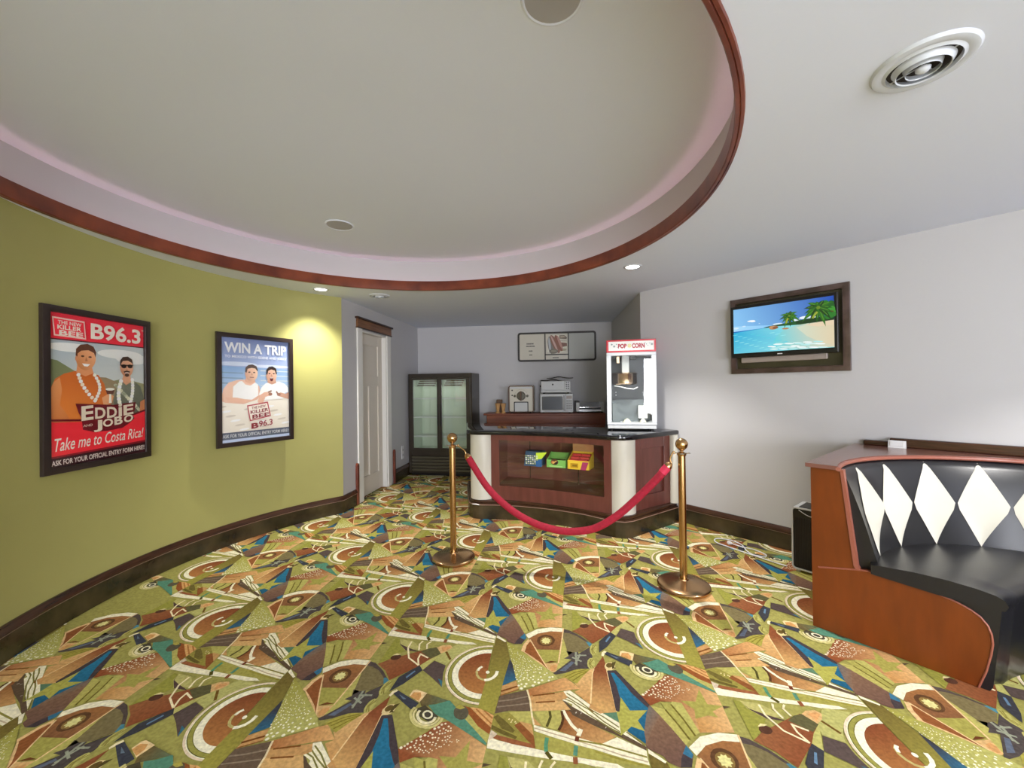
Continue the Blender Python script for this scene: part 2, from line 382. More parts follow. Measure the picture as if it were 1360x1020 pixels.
# floor : every patch of the carpet's woven pattern is drawn on the mesh, tile by tile
CARPET=[
('p',(196,150,95),[-336,-11,-402,-16,-379,-36]),
('p',(180,172,95),[-325,11,-405,115,-474,30,-411,-13]),
('p',(164,157,79),[-400,-56,-639,108,-792,163,-671,41,-563,-38,-465,-109]),
('g',(138,84,46),(196,150,95),[-404,113,-433,140,-507,140,-444,128,-537,148,-637,175,-620,107,-523,40,-535,52,-467,21,-447,58],[-446,121,-612,118]),
('p',(240,232,201),[-280,-188,-312,-180,-317,-206,-337,-198,-465,-109,-563,-38,-711,80,-729,84,-740,88,-684,23,-621,-19,-537,-93,-416,-191,-337,-252,-313,-229]),
('p',(214,196,170),[-279,-188,-312,-180,-317,-206,-314,-224]),
('p',(240,232,201),[-377,-38,-444,1,-533,53,-637,112,-672,134,-720,161,-771,187,-793,167,-738,133,-675,96,-625,69,-542,17,-556,28,-467,-22,-400,-56]),
('s',(196,178,145),0.0060,[-389,-47,-455,-10,-545,41,-647,97,-702,124,-782,175]),
('p',(240,232,201),[-620,107,-641,176,-751,212,-770,189]),
('s',(138,130,60),0.0080,[-549,47,-622,104,-720,161,-768,189]),
('s',(150,140,58),0.0060,[-624,58,-712,108,-795,160]),
('p',(96,78,60),[-365,150,-379,157,-418,156,-419,157,-515,176,-643,206,-741,227,-751,212,-648,187,-537,148,-448,123,-444,127,-413,133]),
('s',(190,180,164),0.0090,[-449,145,-453,146]),
('s',(190,180,164),0.0090,[-466,158,-469,159]),
('s',(190,180,164),0.0090,[-581,180,-584,181]),
('p',(240,232,201),[-332,195,-346,221,-461,225,-530,230,-531,230,-605,241,-647,230,-736,230,-741,227,-643,206,-515,176,-417,158,-409,167,-364,152]),
('s',(126,120,58),0.0060,[-349,197,-408,205,-479,205,-542,216,-618,222]),
('s',(126,120,58),0.0060,[-356,181,-421,189,-478,200,-560,198,-633,207]),
('s',(126,120,58),0.0060,[-364,164,-399,177,-496,179,-572,189,-645,197]),
('s',(126,120,58),0.0060,[-650,226,-695,227,-737,227]),
('p',(196,150,95),[-463,225,-529,232,-524,220,-471,208]),
('s',(120,84,42),0.0060,[-475,204,-498,206]),
('s',(240,232,201),0.0140,[-404,113,-439,97,-481,83,-522,79]),
('s',(240,232,201),0.0180,[-520,96,-535,63]),
('s',(110,56,36),0.0160,[-535,57,-547,38]),
('s',(88,138,114),0.0160,[-559,22,-585,-14]),
('s',(140,84,54),0.0180,[-589,-18,-610,-39]),
('s',(84,56,34),0.0110,[-404,104,-437,78,-454,51,-464,22]),
('s',(84,78,38),0.0110,[-370,64,-395,45,-420,-3]),
('s',(84,140,106),0.0150,[-458,-39,-478,-66,-501,-87]),
('s',(84,76,27),0.0160,[-501,-87,-535,-92]),
('p',(150,140,67),[-222,-130,-317,1,-465,-109,-280,-188]),
('p',(196,150,95),[-324,-72,-370,-42,-416,-74]),
('p',(180,172,95),[-255,-75,-317,1,-369,-41,-323,-73]),
('p',(138,84,46),[-326,-101,-329,-73,-416,-74,-464,-109,-443,-110]),
('p',(150,92,58),[-316,-207,-315,-185,-439,-106,-461,-111,-387,-166]),
('p',(110,98,48),[-234,-141,-238,-119,-287,-115,-347,-115,-351,-130,-306,-151]),
('p',(104,92,44),[-262,-171,-309,-154,-377,-127,-379,-141,-326,-167,-277,-184]),
('p',(150,140,64),[-348,-116,-439,-106,-384,-132]),
('s',(236,220,164),0.0070,[-285,-98,-290,-97]),
('s',(236,220,164),0.0070,[-298,-91,-302,-90]),
('s',(236,220,164),0.0070,[-303,-101,-307,-100]),
('s',(236,220,164),0.0070,[-313,-87,-318,-87]),
('s',(236,220,164),0.0070,[-321,-88,-325,-88]),
('p',(104,86,69),[-159,-48,-214,73,-251,50,-318,2,-252,-70,-223,-128]),
('s',(140,124,104),0.0070,[-180,-72,-213,-20,-247,49]),
('s',(140,124,104),0.0060,[-202,-97,-238,-41,-279,24]),
('p',(196,150,95),[-118,0,-137,72,-182,50,-162,-46]),
('s',(120,72,32),0.0100,[-141,-26,-167,52]),
('s',(150,100,54),0.0060,[-158,-44,-187,46]),
('g',(170,112,67),(214,166,108),[-214,73,-262,231,-279,267,-374,266,-337,210,-249,57],[-234,96,-344,251]),
('p',(196,150,95),[-250,56,-334,193,-371,180,-363,148,-282,32]),
('p',(208,166,108),[-282,31,-366,151,-426,139,-319,3]),
('s',(130,80,38),0.0080,[-258,67,-314,154]),
('s',(130,80,38),0.0080,[-296,51,-348,121]),
('s',(232,214,170),0.0080,[-214,73,-272,39,-343,-15,-378,-37]),
('g',(212,172,116),(196,144,85),[-316,426,-358,475,-566,281,-529,230,-462,225,-367,230,-373,266,-331,272,-319,397],[-357,366,-482,212]),
('g',(136,78,48),(204,160,100),[-299,532,-364,476,-391,447,-566,281,-529,232,-461,232,-343,391,-331,417],[-371,425,-503,254]),
('s',(236,206,155),0.0070,[-364,476,-391,447,-566,281]),
('s',(232,200,145),0.0060,[-331,417,-343,391,-461,231]),
('p',(168,158,73),[-263,249,-258,311,-288,373,-319,402,-328,333,-341,278,-280,265]),
('s',(132,120,44),0.0060,[-273,265,-283,327,-309,386]),
('s',(132,120,44),0.0060,[-292,272,-299,331,-320,388]),
('s',(132,120,44),0.0060,[-315,277,-316,341,-321,372]),
('p',(180,172,95),[-47,496,-202,380,-225,277,-221,256,-118,399]),
('p',(80,72,69),[-179,363,-181,397,-145,417,-177,435,-175,473,-204,449,-208,559,-232,512,-268,486,-285,440,-314,405,-274,353,-256,291,-232,246,-218,242,-210,387]),
('p',(96,104,120),[-226,279,-219,376,-234,382,-247,301]),
('s',(150,154,133),0.0100,[-200,402,-253,415]),
('s',(150,154,133),0.0100,[-181,452,-256,373]),
('s',(150,154,133),0.0100,[-212,452,-244,376]),
('s',(150,154,133),0.0100,[-199,423,-239,470]),
('p',(122,110,75),[1,548,-36,565,-112,573,-202,566,-202,474,-177,435,-147,419,-177,400,-90,464,-46,494]),
('p',(84,72,67),[-1,550,-34,566,-112,573,-174,567,-169,555,-102,558,-53,545,-22,524]),
('p',(76,130,145),[-165,556,-174,567,-203,567,-205,537]),
('p',(180,174,100),[-245,549,-259,528,-266,510,-263,497,-253,496,-237,503,-221,520,-207,541,-200,561,-202,573,-212,575,-229,567]),
('s',(134,124,58),0.0050,[-209,566,-227,527,-258,505]),
('s',(134,124,58),0.0050,[-216,575,-230,531,-265,513]),
('p',(180,174,100),[-308,454,-320,436,-325,418,-322,407,-311,404,-297,410,-283,424,-270,442,-265,461,-268,472,-279,476,-293,469]),
('s',(134,124,58),0.0050,[-274,466,-289,431,-317,413]),
('s',(134,124,58),0.0050,[-282,474,-292,435,-324,422]),
('p',(226,188,135),[14,234,48,284,63,331,35,332,-200,243,-191,238,-11,239]),
('p',(142,86,48),[-5,244,28,288,42,325,9,323,-192,239,-129,250,-56,248]),
('g',(158,108,64),(130,88,58),[65,337,64,407,31,478,-17,525,-121,397,-40,306,53,337],[43,449,-64,343]),
('p',(164,157,79),[-33,304,-119,399,-183,317,-139,263]),
('p',(104,60,32),[-139,263,-146,298,-176,321,-159,291]),
('p',(212,172,116),[-141,261,-183,317,-218,264,-214,247,-197,238]),
('p',(206,152,95),[-181,254,-172,271,-183,296,-200,292,-212,262,-202,248]),
('s',(230,196,145),0.0060,[53,337,-53,293,-192,240]),
('s',(230,196,145),0.0070,[2,554,-74,458,-183,317]),
('p',(96,66,42),[-44,435,-54,419,-59,403,-58,385,-52,368,-40,355,-26,348,-10,346,7,349,22,359,32,373,38,391,38,410,32,426,20,440,5,448,-13,450,-30,445]),
('p',(140,112,62),[-36,422,-43,412,-47,399,-47,387,-43,376,-35,366,-24,361,-13,360,-1,363,10,371,17,381,22,393,22,406,17,418,9,427,-1,432,-13,434,-26,430]),
('p',(222,214,145),[-26,412,-38,408,-33,398,-41,389,-30,384,-31,372,-20,376,-13,367,-6,377,6,376,5,388,15,394,7,402,11,414,0,414,-3,425,-13,417,-23,423]),
('g',(142,80,48),(214,172,116),[-582,442,-586,570,-578,627,-594,656,-604,672,-730,696,-800,712,-851,655,-940,555,-848,448,-849,445,-723,539,-689,511,-656,475,-641,422],[-631,535,-843,631]),
('g',(190,140,81),(214,170,114),[-805,504,-833,553,-862,586,-934,547,-853,461,-850,448],[-827,468,-900,583]),
('p',(164,157,79),[-735,679,-801,619,-850,659,-834,595,-865,582,-832,560,-804,502,-778,547,-714,549,-760,594]),
('p',(88,72,54),[-849,661,-874,681,-860,648]),
('p',(180,172,95),[-641,422,-695,453,-769,421,-838,386,-840,350,-764,380,-697,404]),
('p',(168,162,85),[-656,475,-696,498,-777,456,-847,418,-838,385,-769,421,-695,453]),
('p',(180,174,97),[-691,515,-723,539,-788,493,-848,448,-844,418,-769,462,-696,496]),
('s',(112,100,42),0.0080,[-695,451,-770,419,-838,385]),
('s',(112,100,42),0.0080,[-696,496,-770,462,-845,418]),
('p',(240,232,201),[103,348,98,429,58,504,5,551,-17,523,31,478,64,407,66,336]),
('g',(130,100,77),(108,80,69),[-637,417,-697,404,-764,380,-840,350,-879,330,-900,276,-871,243,-831,229,-809,239,-746,221,-698,281,-655,371],[-678,373,-873,252]),
('p',(58,112,141),[-840,350,-878,332,-883,309,-850,305]),
('p',(72,62,64),[-850,305,-885,311,-900,276,-873,245,-856,281]),
('p',(72,62,64),[-381,457,-408,494,-582,442,-636,421,-652,368,-580,283,-575,287,-558,284]),
('g',(44,114,145),(36,92,122),[-402,458,-413,471,-474,450,-548,421,-619,405,-647,402,-681,322,-734,236,-655,232,-595,277,-526,359,-467,413],[-511,396,-677,263]),
('g',(112,104,97),(130,102,81),[-636,421,-697,404,-716,310,-736,237,-698,281,-654,370],[-661,354,-708,361]),
('p',(94,128,100),[-531,230,-570,284,-606,243]),
('p',(172,168,81),[-526,364,-598,330,-646,388,-650,310,-700,285,-650,263,-648,193,-611,236,-563,281,-572,291]),
('p',(228,206,151),[-389,515,-397,496,-394,477,-383,464,-367,462,-353,473,-345,492,-347,512,-359,526,-375,526]),
('p',(104,84,42),[-376,511,-380,500,-378,487,-372,479,-362,478,-353,485,-349,496,-350,509,-357,517,-367,518]),
('p',(84,72,38),[-361,522,-369,548,-389,504,-401,508,-389,487]),
('p',(240,226,184),[-278,551,-279,571,-291,573,-302,530,-290,529]),
('p',(150,148,67),[91,731,63,746,26,730,-43,728,-53,647,-51,571]),
('p',(184,176,108),[69,748,7,794,-90,798,-41,726,30,726]),
('p',(84,66,62),[61,744,26,730,-24,746,-104,779,-43,728,26,727]),
('p',(182,178,108),[-190,857,-193,899,-185,938,-181,975,-267,1036,-261,946,-273,869,-289,832,-219,807]),
('s',(110,80,32),0.0120,[-197,888,-266,872]),
('g',(146,94,60),(136,78,48),[-49,572,-57,643,-102,792,-128,865,-191,862,-203,728,-200,570,-123,582],[-61,611,-178,646]),
('p',(96,92,60),[-106,785,-114,833,-133,868,-195,862,-191,797,-152,791]),
('p',(212,172,116),[-133,868,-138,901,-164,935,-188,934,-197,904,-192,859]),
('p',(212,156,100),[-148,887,-169,925,-186,924,-185,874]),
('p',(86,56,42),[-80,683,-84,673,-83,659,-77,647,-66,639,-53,638,-44,643,-40,654,-41,668,-48,681,-58,689,-71,690]),
('p',(226,210,155),[-35,656,-36,681,-58,696,-51,678]),
('s',(240,226,184),0.0090,[5,787,-32,747,-111,714,-197,726]),
('s',(240,226,184),0.0090,[-32,838,-44,810,-90,782]),
('s',(240,226,184),0.0090,[-68,871,-72,842,-108,821]),
('s',(240,226,184),0.0090,[-120,778,-149,748,-197,726]),
('s',(240,226,184),0.0090,[-122,774,-178,790]),
('p',(186,180,106),[-203,728,-194,793,-195,862,-242,726]),
('p',(62,62,67),[-211,612,-204,676,-202,730,-243,725,-268,608,-270,537]),
('p',(104,134,161),[-232,639,-219,692,-227,695,-243,638]),
('p',(90,76,71),[-220,804,-290,830,-326,795,-407,739,-315,735,-243,725]),
('p',(60,110,126),[-344,754,-373,762,-407,739]),
('p',(62,64,73),[-294,548,-293,574,-425,611,-443,570,-368,558]),
('p',(104,120,135),[-318,567,-365,580,-357,567]),
('p',(236,206,155),[114,-363,132,-335,127,-320,73,-292,69,-302,46,-346]),
('p',(206,152,91),[106,-362,119,-337,97,-313,72,-323,57,-346]),
('g',(108,92,56),(96,110,83),[49,-342,71,-295,12,-263,-43,-234,-20,-262,5,-323,19,-350],[46,-321,-29,-246]),
('p',(88,138,114),[6,-323,-12,-293,-32,-237,-80,-236,-168,-241,-320,-240,-325,-248,-116,-303,-61,-325]),
('p',(180,172,95),[-157,-221,-169,-212,-294,-208,-320,-240,-168,-241]),
('p',(146,84,44),[-99,-207,-128,-189,-208,-187,-273,-183,-294,-208,-233,-220,-150,-214]),
('p',(214,164,104),[-127,-188,-152,-165,-190,-147,-231,-137,-273,-183,-208,-187]),
('s',(170,112,60),0.0070,[-152,-174,-260,-170]),
('s',(170,112,60),0.0070,[-182,-152,-240,-150]),
('p',(92,86,69),[-147,-210,-159,-223,-164,-236,-162,-250,-152,-261,-137,-267,-120,-267,-104,-260,-91,-249,-85,-234,-88,-220,-97,-209,-113,-202,-131,-203]),
('p',(176,164,77),[-85,-239,-85,-213,-115,-207,-108,-228]),
('p',(78,72,54),[23,-373,13,-334,-79,-321,-91,-361,-25,-382]),
('s',(206,196,126),0.0120,[-96,-311,-107,-325,-112,-341,-112,-358,-106,-374,-95,-389,-79,-401,-61,-411,-41,-416,-20,-416,-2,-412,16,-403,28,-390,34,-374]),
('s',(226,214,155),0.0080,[-86,-320,-95,-331,-99,-344,-99,-358,-94,-371,-85,-384,-72,-394,-57,-401,-41,-405,-24,-406,-8,-402,6,-394,15,-383,21,-371]),
('s',(236,226,184),0.0120,[-73,-332,-80,-340,-84,-349,-84,-358,-81,-369,-75,-377,-67,-384,-55,-389,-43,-392,-31,-391,-19,-388,-8,-382,-1,-374,3,-365]),
('p',(236,230,194),[-55,-334,-63,-340,-66,-349,-63,-358,-56,-366,-46,-371,-35,-372,-24,-369,-17,-362,-13,-353,-15,-344,-22,-336,-33,-331,-44,-330]),
('p',(70,64,54),[-49,-339,-54,-344,-56,-350,-55,-356,-51,-361,-44,-364,-36,-364,-30,-362,-24,-358,-23,-352,-24,-346,-29,-342,-35,-339,-43,-338]),
('p',(228,208,178),[147,147,164,127,179,106,191,83,200,58,205,33,208,7,207,-20,203,-45,196,-70,185,-94,172,-117,156,-138,138,-156,117,-172,94,-185,70,-196,45,-203,20,-207,-7,-208,-33,-205,-58,-200,-83,-191,-106,-179,-127,-164,-147,-147]),
('p',(244,238,209),[141,141,157,122,171,101,183,79,191,56,197,31,199,6,198,-19,194,-43,187,-67,177,-90,165,-112,149,-132,132,-149,112,-165,90,-177,67,-187,43,-194,19,-198,-6,-199,-31,-197,-56,-191,-79,-183,-101,-171,-122,-157,-141,-141]),
('p',(90,84,38),[138,138,154,120,168,100,179,78,188,55,193,31,195,6,195,-18,191,-43,184,-66,174,-89,162,-110,147,-129,129,-147,110,-162,89,-174,66,-184,43,-191,18,-195,-6,-195,-31,-193,-55,-188,-78,-179,-100,-168,-120,-154,-138,-138]),
('p',(152,148,73),[136,136,152,118,166,98,177,76,185,54,190,30,192,6,192,-18,188,-42,181,-65,172,-87,159,-108,144,-127,127,-144,108,-159,87,-172,65,-181,42,-188,18,-192,-6,-192,-30,-190,-54,-185,-76,-177,-98,-166,-118,-152,-136,-136]),
('p',(110,104,48),[125,125,140,108,152,90,162,70,170,49,175,28,177,6,176,-17,173,-39,167,-60,158,-80,146,-99,133,-117,117,-133,99,-146,80,-158,60,-167,39,-173,17,-176,-6,-177,-28,-175,-49,-170,-70,-162,-90,-152,-108,-140,-125,-125]),
('p',(242,236,207),[123,123,137,107,150,89,160,69,167,49,172,27,174,5,173,-16,170,-38,164,-59,155,-79,144,-98,131,-115,115,-131,98,-144,79,-155,59,-164,38,-170,16,-173,-5,-174,-27,-172,-49,-167,-69,-160,-89,-150,-107,-137,-123,-123]),
('g',(128,70,42),(178,122,69),[101,101,113,88,124,73,132,57,138,40,142,22,143,5,143,-14,140,-31,135,-49,128,-65,119,-81,108,-95,95,-108,81,-119,65,-128,49,-135,31,-140,14,-143,-5,-143,-22,-142,-40,-138,-57,-132,-73,-124,-88,-113,-101,-101],[94,62,-78,-150]),
('g',(62,58,65),(54,104,131),[6,149,-54,125,-132,76,-119,0,-47,83],[-42,112,-114,45]),
('g',(160,154,71),(182,178,104),[124,222,15,233,-110,240,-211,242,-263,232,-191,43,-120,83,10,160],[82,213,-217,164]),
('g',(112,96,48),(156,148,67),[189,204,124,224,1,146,-118,0,-228,-132,-152,-165,-120,-129,-2,4,105,110],[141,199,-137,-108]),
('p',(240,232,201),[203,222,128,226,127,216,191,206]),
('s',(190,176,112),0.0120,[52,2,51,-18,39,-37,18,-50,-5,-54,-21,-49,-35,-40]),
('s',(246,240,215),0.0160,[-34,-43,-45,-26,-49,-2,-43,21,-26,43]),
('s',(246,240,215),0.0130,[50,5,49,-12,40,-29]),
('p',(246,240,215),[-7,9,-11,4,-11,0,-10,-5,-5,-8,1,-8,5,-6,8,-2,10,3,7,8,4,10,-2,11]),
]
DOT_TRI=[107,211,-265,231,-189,44]
DOT_FAN=[-585,445,-596,652,-715,651,-674,512]
LAT=((-0.1403, 2.0206),(-0.6131, 0.7321),(0.4252, 0.9899))
LEA=(-0.6421, 0.7667); LEB=(0.7667, 0.6421)

def build_floor():
    V = []; F = []; C = []; K = [0]; EPS = 1.3e-5
    def add(pts, faces, cols):
        i0 = len(V); z = K[0]*EPS; K[0] += 1
        V.extend((p[0], p[1], z) for p in pts)
        for f in faces:
            F.append([i0+j for j in f]); C.extend(cols[j] for j in f)
    KG = 1.0
    def pairs(q): return [(q[i]/1000, q[i+1]/1000) for i in range(0, len(q), 2)]
    def poly(p, cols):
        add(p, [list(t) for t in tessellate_polygon([[Vector((x, y, 0)) for x, y in p]])], cols)
    for e in CARPET:
        if e[0] == 'p':
            p = pairs(e[2]); poly(p, [hexc(e[1], KG)]*len(p))
        elif e[0] == 'g':
            p = pairs(e[3]); (ax, ay), (bx, by) = pairs(e[4]); dx, dy = bx-ax, by-ay; L2 = dx*dx+dy*dy; c1 = hexc(e[1], KG); c2 = hexc(e[2], KG); cols = []
            for x, y in p:
                t = max(0, min(1, ((x-ax)*dx+(y-ay)*dy)/L2)); cols.append(tuple(c1[i]+(c2[i]-c1[i])*t for i in range(4)))
            poly(p, cols)
        else:
            p = pairs(e[3]); w = e[2]; Lp = []; Rp = []
            for i, q in enumerate(p):
                a = p[max(0, i-1)]; b = p[min(len(p)-1, i+1)]; dx, dy = b[0]-a[0], b[1]-a[1]; d = hypot(dx, dy) or 1
                Lp.append((q[0]-dy/d*w/2, q[1]+dx/d*w/2)); Rp.append((q[0]+dy/d*w/2, q[1]-dx/d*w/2))
            n = len(p); add(Lp+Rp, [[i, i+1, n+i+1, n+i] for i in range(n-1)], [hexc(e[1], KG)]*(2*n))
    def dots(region, n, rfun, col):
        placed = []; tries = 0
        while len(placed) < n and tries < 6000:
            tries += 1
            u, v = rnd.random(), rnd.random(); p = region(u, v)
            if p is None: continue
            x, y, r = p[0], p[1], rfun(u, v)
            if all(hypot(x-a, y-b) > (r+c)*1.25 for a, b, c in placed): placed.append((x, y, r))
        i0 = len(V); z = K[0]*EPS; K[0] += 1; c = hexc(col, KG)
        for x, y, r in placed:
            j = len(V); k = 7; s = rnd.random()
            V.extend((x+r*cos(2*pi*t/k+s), y+r*sin(2*pi*t/k+s), z) for t in range(k)); F.append(list(range(j, j+k))); C.extend([c]*k)
    a, b, c = pairs(DOT_TRI)
    def tri(u, v):      # v=0 at the apex, 1 along the base
        w = sqrt(v); return (a[0]+w*((1-u)*(b[0]-a[0])+u*(c[0]-a[0])), a[1]+w*((1-u)*(b[1]-a[1])+u*(c[1]-a[1])))
    dots(tri, 120, lambda u, v: 0.0022+0.0062*v*v*(0.5+0.5*rnd.random()), 'eeeacc')
    q = pairs(DOT_FAN)
    def fan(u, v): return tuple((1-v)*((1-u)*q[0][i]+u*q[1][i])+v*((1-u)*q[3][i]+u*q[2][i]) for i in (0, 1))
    dots(lambda u, v: fan(u, v*v), 75, lambda u, v: 0.0028+0.0045*(1-v)*(0.4+0.6*rnd.random()), 'ece0c0')
    nv, nf = len(V), len(F)
    o, la, lb = LAT; X = []; FF = []; CCs = []
    X += [(-4, -0.5, -0.004), (6.5, -0.5, -0.004), (6.5, 8, -0.004), (-4, 8, -0.004)]; FF.append([0, 1, 2, 3]); CCs += [hexc('a09a54', KG)]*4
    def inside(x, y):
        if y < 0.25 or y > 7.8: return False
        if abs(x) > 1.45*y+0.9: return False
        return -3.4 < x < 3.9 and y < 7.7
    for m in range(-12, 14):
        for n in range(-12, 14):
            cx = o[0]+m*la[0]+n*lb[0]; cy = o[1]+m*la[1]+n*lb[1]
            if not inside(cx, cy): continue
            i0 = len(X)
            X += [(cx+p[0]*LEA[0]+p[1]*LEB[0], cy+p[0]*LEA[1]+p[1]*LEB[1], p[2]-0.003) for p in V]
            FF += [[i0+j for j in f] for f in F]; CCs += C
    me = bpy.data.meshes.new('floor'); me.from_pydata(X, [], FF)
    at = me.color_attributes.new('Col', 'FLOAT_COLOR', 'CORNER'); at.data.foreach_set('color', [x for c in CCs for x in c]); me.update()
    return struct(link('floor', me, MT['carpet']))
floor_o = build_floor()
b = BM(); box(b, -4, 6.5, -7.5, -0.5, -0.03, -0.008); obj('bounce_floor', b, MT['lobby'], floor_o)  # unseen floor added in a pale tone to bounce light onto the ceiling

# lime wall : sweeps round in an arc
b = BM(); path = [G(gcorner+(198-gcorner)*i/40) for i in range(41)] + [(-2.5, -6.9)]
strip(b, path, [(0, -0.02), (0, CEIL+0.02), (-0.12, CEIL+0.02), (-0.12, -0.02)])
wall_left = struct(obj('wall_left', b, MT['green'], smooth=0.3))
# alcove left wall with a door opening
DS0, DS1, DZ = 0.455, 1.19, 2.15
b = BM(); mw = frame((L0.x, L0.y, 0), LD)
Ltot = (B0-L0).length
for x0, x1, z0, z1 in ((0.0, DS0, -0.02, CEIL+0.02), (DS1, Ltot+0.1, -0.02, CEIL+0.02), (DS0, DS1, DZ, CEIL+0.02)): box(b, x0, x1, 0, 0.16, z0, z1)
struct(obj('wall_alcove_left', b, MT['white'], mw=mw))
b = BM(); box(b, -0.1, (B1-B0).length+0.1, 0, 0.12, -0.02, CEIL+0.02); struct(obj('wall_back', b, MT['white'], mw=frame((B0.x, B0.y, 0), BD)))
ar = (A-B1); b = BM(); box(b, -0.05, ar.length, 0, 0.12, -0.02, CEIL+0.02); struct(obj('wall_alcove_right', b, MT['white'], mw=frame((B1.x, B1.y, 0), ar)))
b = BM(); box(b, 0, 6.0, 0, 0.12, -0.02, CEIL+0.02); struct(obj('wall_right', b, MT['white'], mw=frame((A.x, A.y, 0), WD)))
e5 = RW(5.6)
b = BM(); strip(b, [(-2.5, -6.9), (e5[0], -6.9), e5], [(0, -0.02), (0, CEIL+0.02), (-0.12, CEIL+0.02), (-0.12, -0.02)]); struct(obj('wall_front', b, MT['white']))

# ceiling with the round recess
b = BM(); N = 96; RO = 1.945
outer = []
for i in range(N):
    a = 2*pi*i/N; dx, dy = cos(a), sin(a); t = 1e9
    for lim, c, d in ((5.6, CC.x, dx), (-3.6, CC.x, dx), (7.6, CC.y, dy), (-7.2, CC.y, dy)):
        if abs(d) > 1e-9:
            k = (lim-c)/d
            if k > 0: t = min(t, k)
    outer.append((CC.x+dx*t, CC.y+dy*t))
inner = [(CC.x+RO*cos(2*pi*i/N), CC.y+RO*sin(2*pi*i/N)) for i in range(N)]
lip = [(CC.x+1.9*cos(2*pi*i/N), CC.y+1.9*sin(2*pi*i/N)) for i in range(N)]
vo = [b.verts.new((*p, CEIL)) for p in outer]; vi = [b.verts.new((*p, CEIL)) for p in lip]
for i in range(N): b.faces.new((vo[i], vi[i], vi[(i+1) % N], vo[(i+1) % N]))
for cx, cy in ((5.6, 7.6), (-3.6, 7.6), (-3.6, -7.2), (5.6, -7.2)):      # corners beyond the fan
    k = min(range(N), key=lambda i: hypot(outer[i][0]-cx, outer[i][1]-cy)); c = b.verts.new((cx, cy, CEIL))
    for j in (-1, 0):
        if hypot(outer[(k+j) % N][0]-outer[(k+j+1) % N][0], outer[(k+j) % N][1]-outer[(k+j+1) % N][1]) > 0:
            try: b.faces.new((vo[(k+j) % N], vo[(k+j+1) % N], c))
            except ValueError: pass
ceiling = struct(obj('ceiling', b, MT['ceil']))
b = BM(); lathe(b, [(RO, CEIL), (RO, COVE_TOP)], N, (CC.x, CC.y, 0)); obj('recess_wall', b, MT['white'], ceiling, smooth=0.5)
b = BM(); vs = [b.verts.new((*p, COVE_TOP)) for p in inner]; b.faces.new(vs); obj('recess_ceiling', b, MT['ceil'], ceiling)
b = BM(); lathe(b, [(1.872, CEIL-0.004), (1.876, CEIL-0.010), (1.888, CEIL-0.011), (1.891, CEIL-0.007), (1.894, CEIL-0.011), (1.905, CEIL-0.010), (1.908, CEIL+0.001), (1.955, CEIL+0.002), (1.955, CEIL+0.006), (1.897, CEIL+0.008), (1.897, CEIL+0.084), (1.886, CEIL+0.09), (1.874, CEIL+0.086), (1.872, CEIL+0.08), (1.872, CEIL-0.004)], 128, (CC.x, CC.y, 0))
trim = struct(obj('trim_1', b, MT['covewood'], smooth=0.5))
b = BM(); lathe(b, [(1.914, CEIL+0.014), (1.928, CEIL+0.014), (1.928, CEIL+0.02), (1.914, CEIL+0.02), (1.914, CEIL+0.014)], 96, (CC.x, CC.y, 0))
obj('led_strip', b, MT['led'], trim)['label'] = 'pink glowing light strip lying behind the cove lip'

# baseboards
bb = [(0.0, 0.0), (0.018, 0.0), (0.018, 0.138), (0.0, 0.138)]; cap = [(0.0, 0.145), (0.026, 0.145), (0.03, 0.152), (0.024, 0.172), (0.012, 0.192), (0.0, 0.192)]
def baseboard(name, path):
    b = BM(); strip(b, path, bb); o = struct(obj(name, b, MT['marble'], smooth=0.6))
    b = BM(); strip(b, path, cap); obj('cap_moulding', b, MT['darkwood'], o, smooth=0.6)['label'] = 'dark wood cap moulding'
    b = BM(); strip(b, path, [(0.0, 0.138), (0.021, 0.138), (0.023, 0.1415), (0.021, 0.145), (0.0, 0.145)]); obj('gloss_line_strip', b, MT['glossline'], o, smooth=0.9)['label'] = 'thin pale strip imitating a gloss line under the cap'  # added strip, its pale colour imitates a gloss reflection
    return o
bl_path = [LW(0.288), LW(0.0)] + [G(gcorner+(198-gcorner)*i/40) for i in range(1, 41)] + [(-2.5, -6.9)]
baseboard('baseboard_left', bl_path)
baseboard('baseboard_alcove', [BW(0.0), LW(1.40)])
baseboard('baseboard_right', [RW(5.5), RW(0.46)])
for i, (s, z) in enumerate(((0.305, 0.505), (1.395, 0.50))):       # the cap turns up beside the door
    b = BM(); out = [(s-0.024, 0.0), (s+0.024, 0.0), (s+0.024, z-0.03), (s+0.012, z-0.006), (s, z), (s-0.012, z-0.006), (s-0.024, z-0.03)]
    prism(b, out, -0.03, -0.0005, 0.006, 2, axis='y'); struct(obj('trim_%d' % (i+2), b, MT['covewood'], mw=mw))

# door
b = BM(); box(b, DS0+0.022, DS1-0.022, 0.075, 0.115, 0.012, DZ-0.022, 0.003); door = struct(obj('door_1', b, MT['doorpaint'], mw=mw))
def dpart(name, x0, x1, y0, y1, z0, z1, m, bev=0.003, par=door):
    b = BM(); box(b, x0, x1, y0, y1, z0, z1, bev); return obj(name, b, m, par)
w0, w1 = DS0+0.022, DS1-0.022; wm = (w0+w1)/2
for x0, x1, z0, z1 in ((w0, w0+0.12, 0.012, DZ-0.022), (w1-0.12, w1, 0.012, DZ-0.022)): dpart('stile', x0, x1, 0.06, 0.078, z0, z1, MT['doorpaint'])
for z0, z1 in ((0.012, 0.26), (1.44, 1.58), (DZ-0.16, DZ-0.022)): dpart('rail', w0+0.12, w1-0.12, 0.06, 0.078, z0, z1, MT['doorpaint'])
dpart('mullion', wm-0.05, wm+0.05, 0.06, 0.078, 0.26, 1.44, MT['doorpaint'])
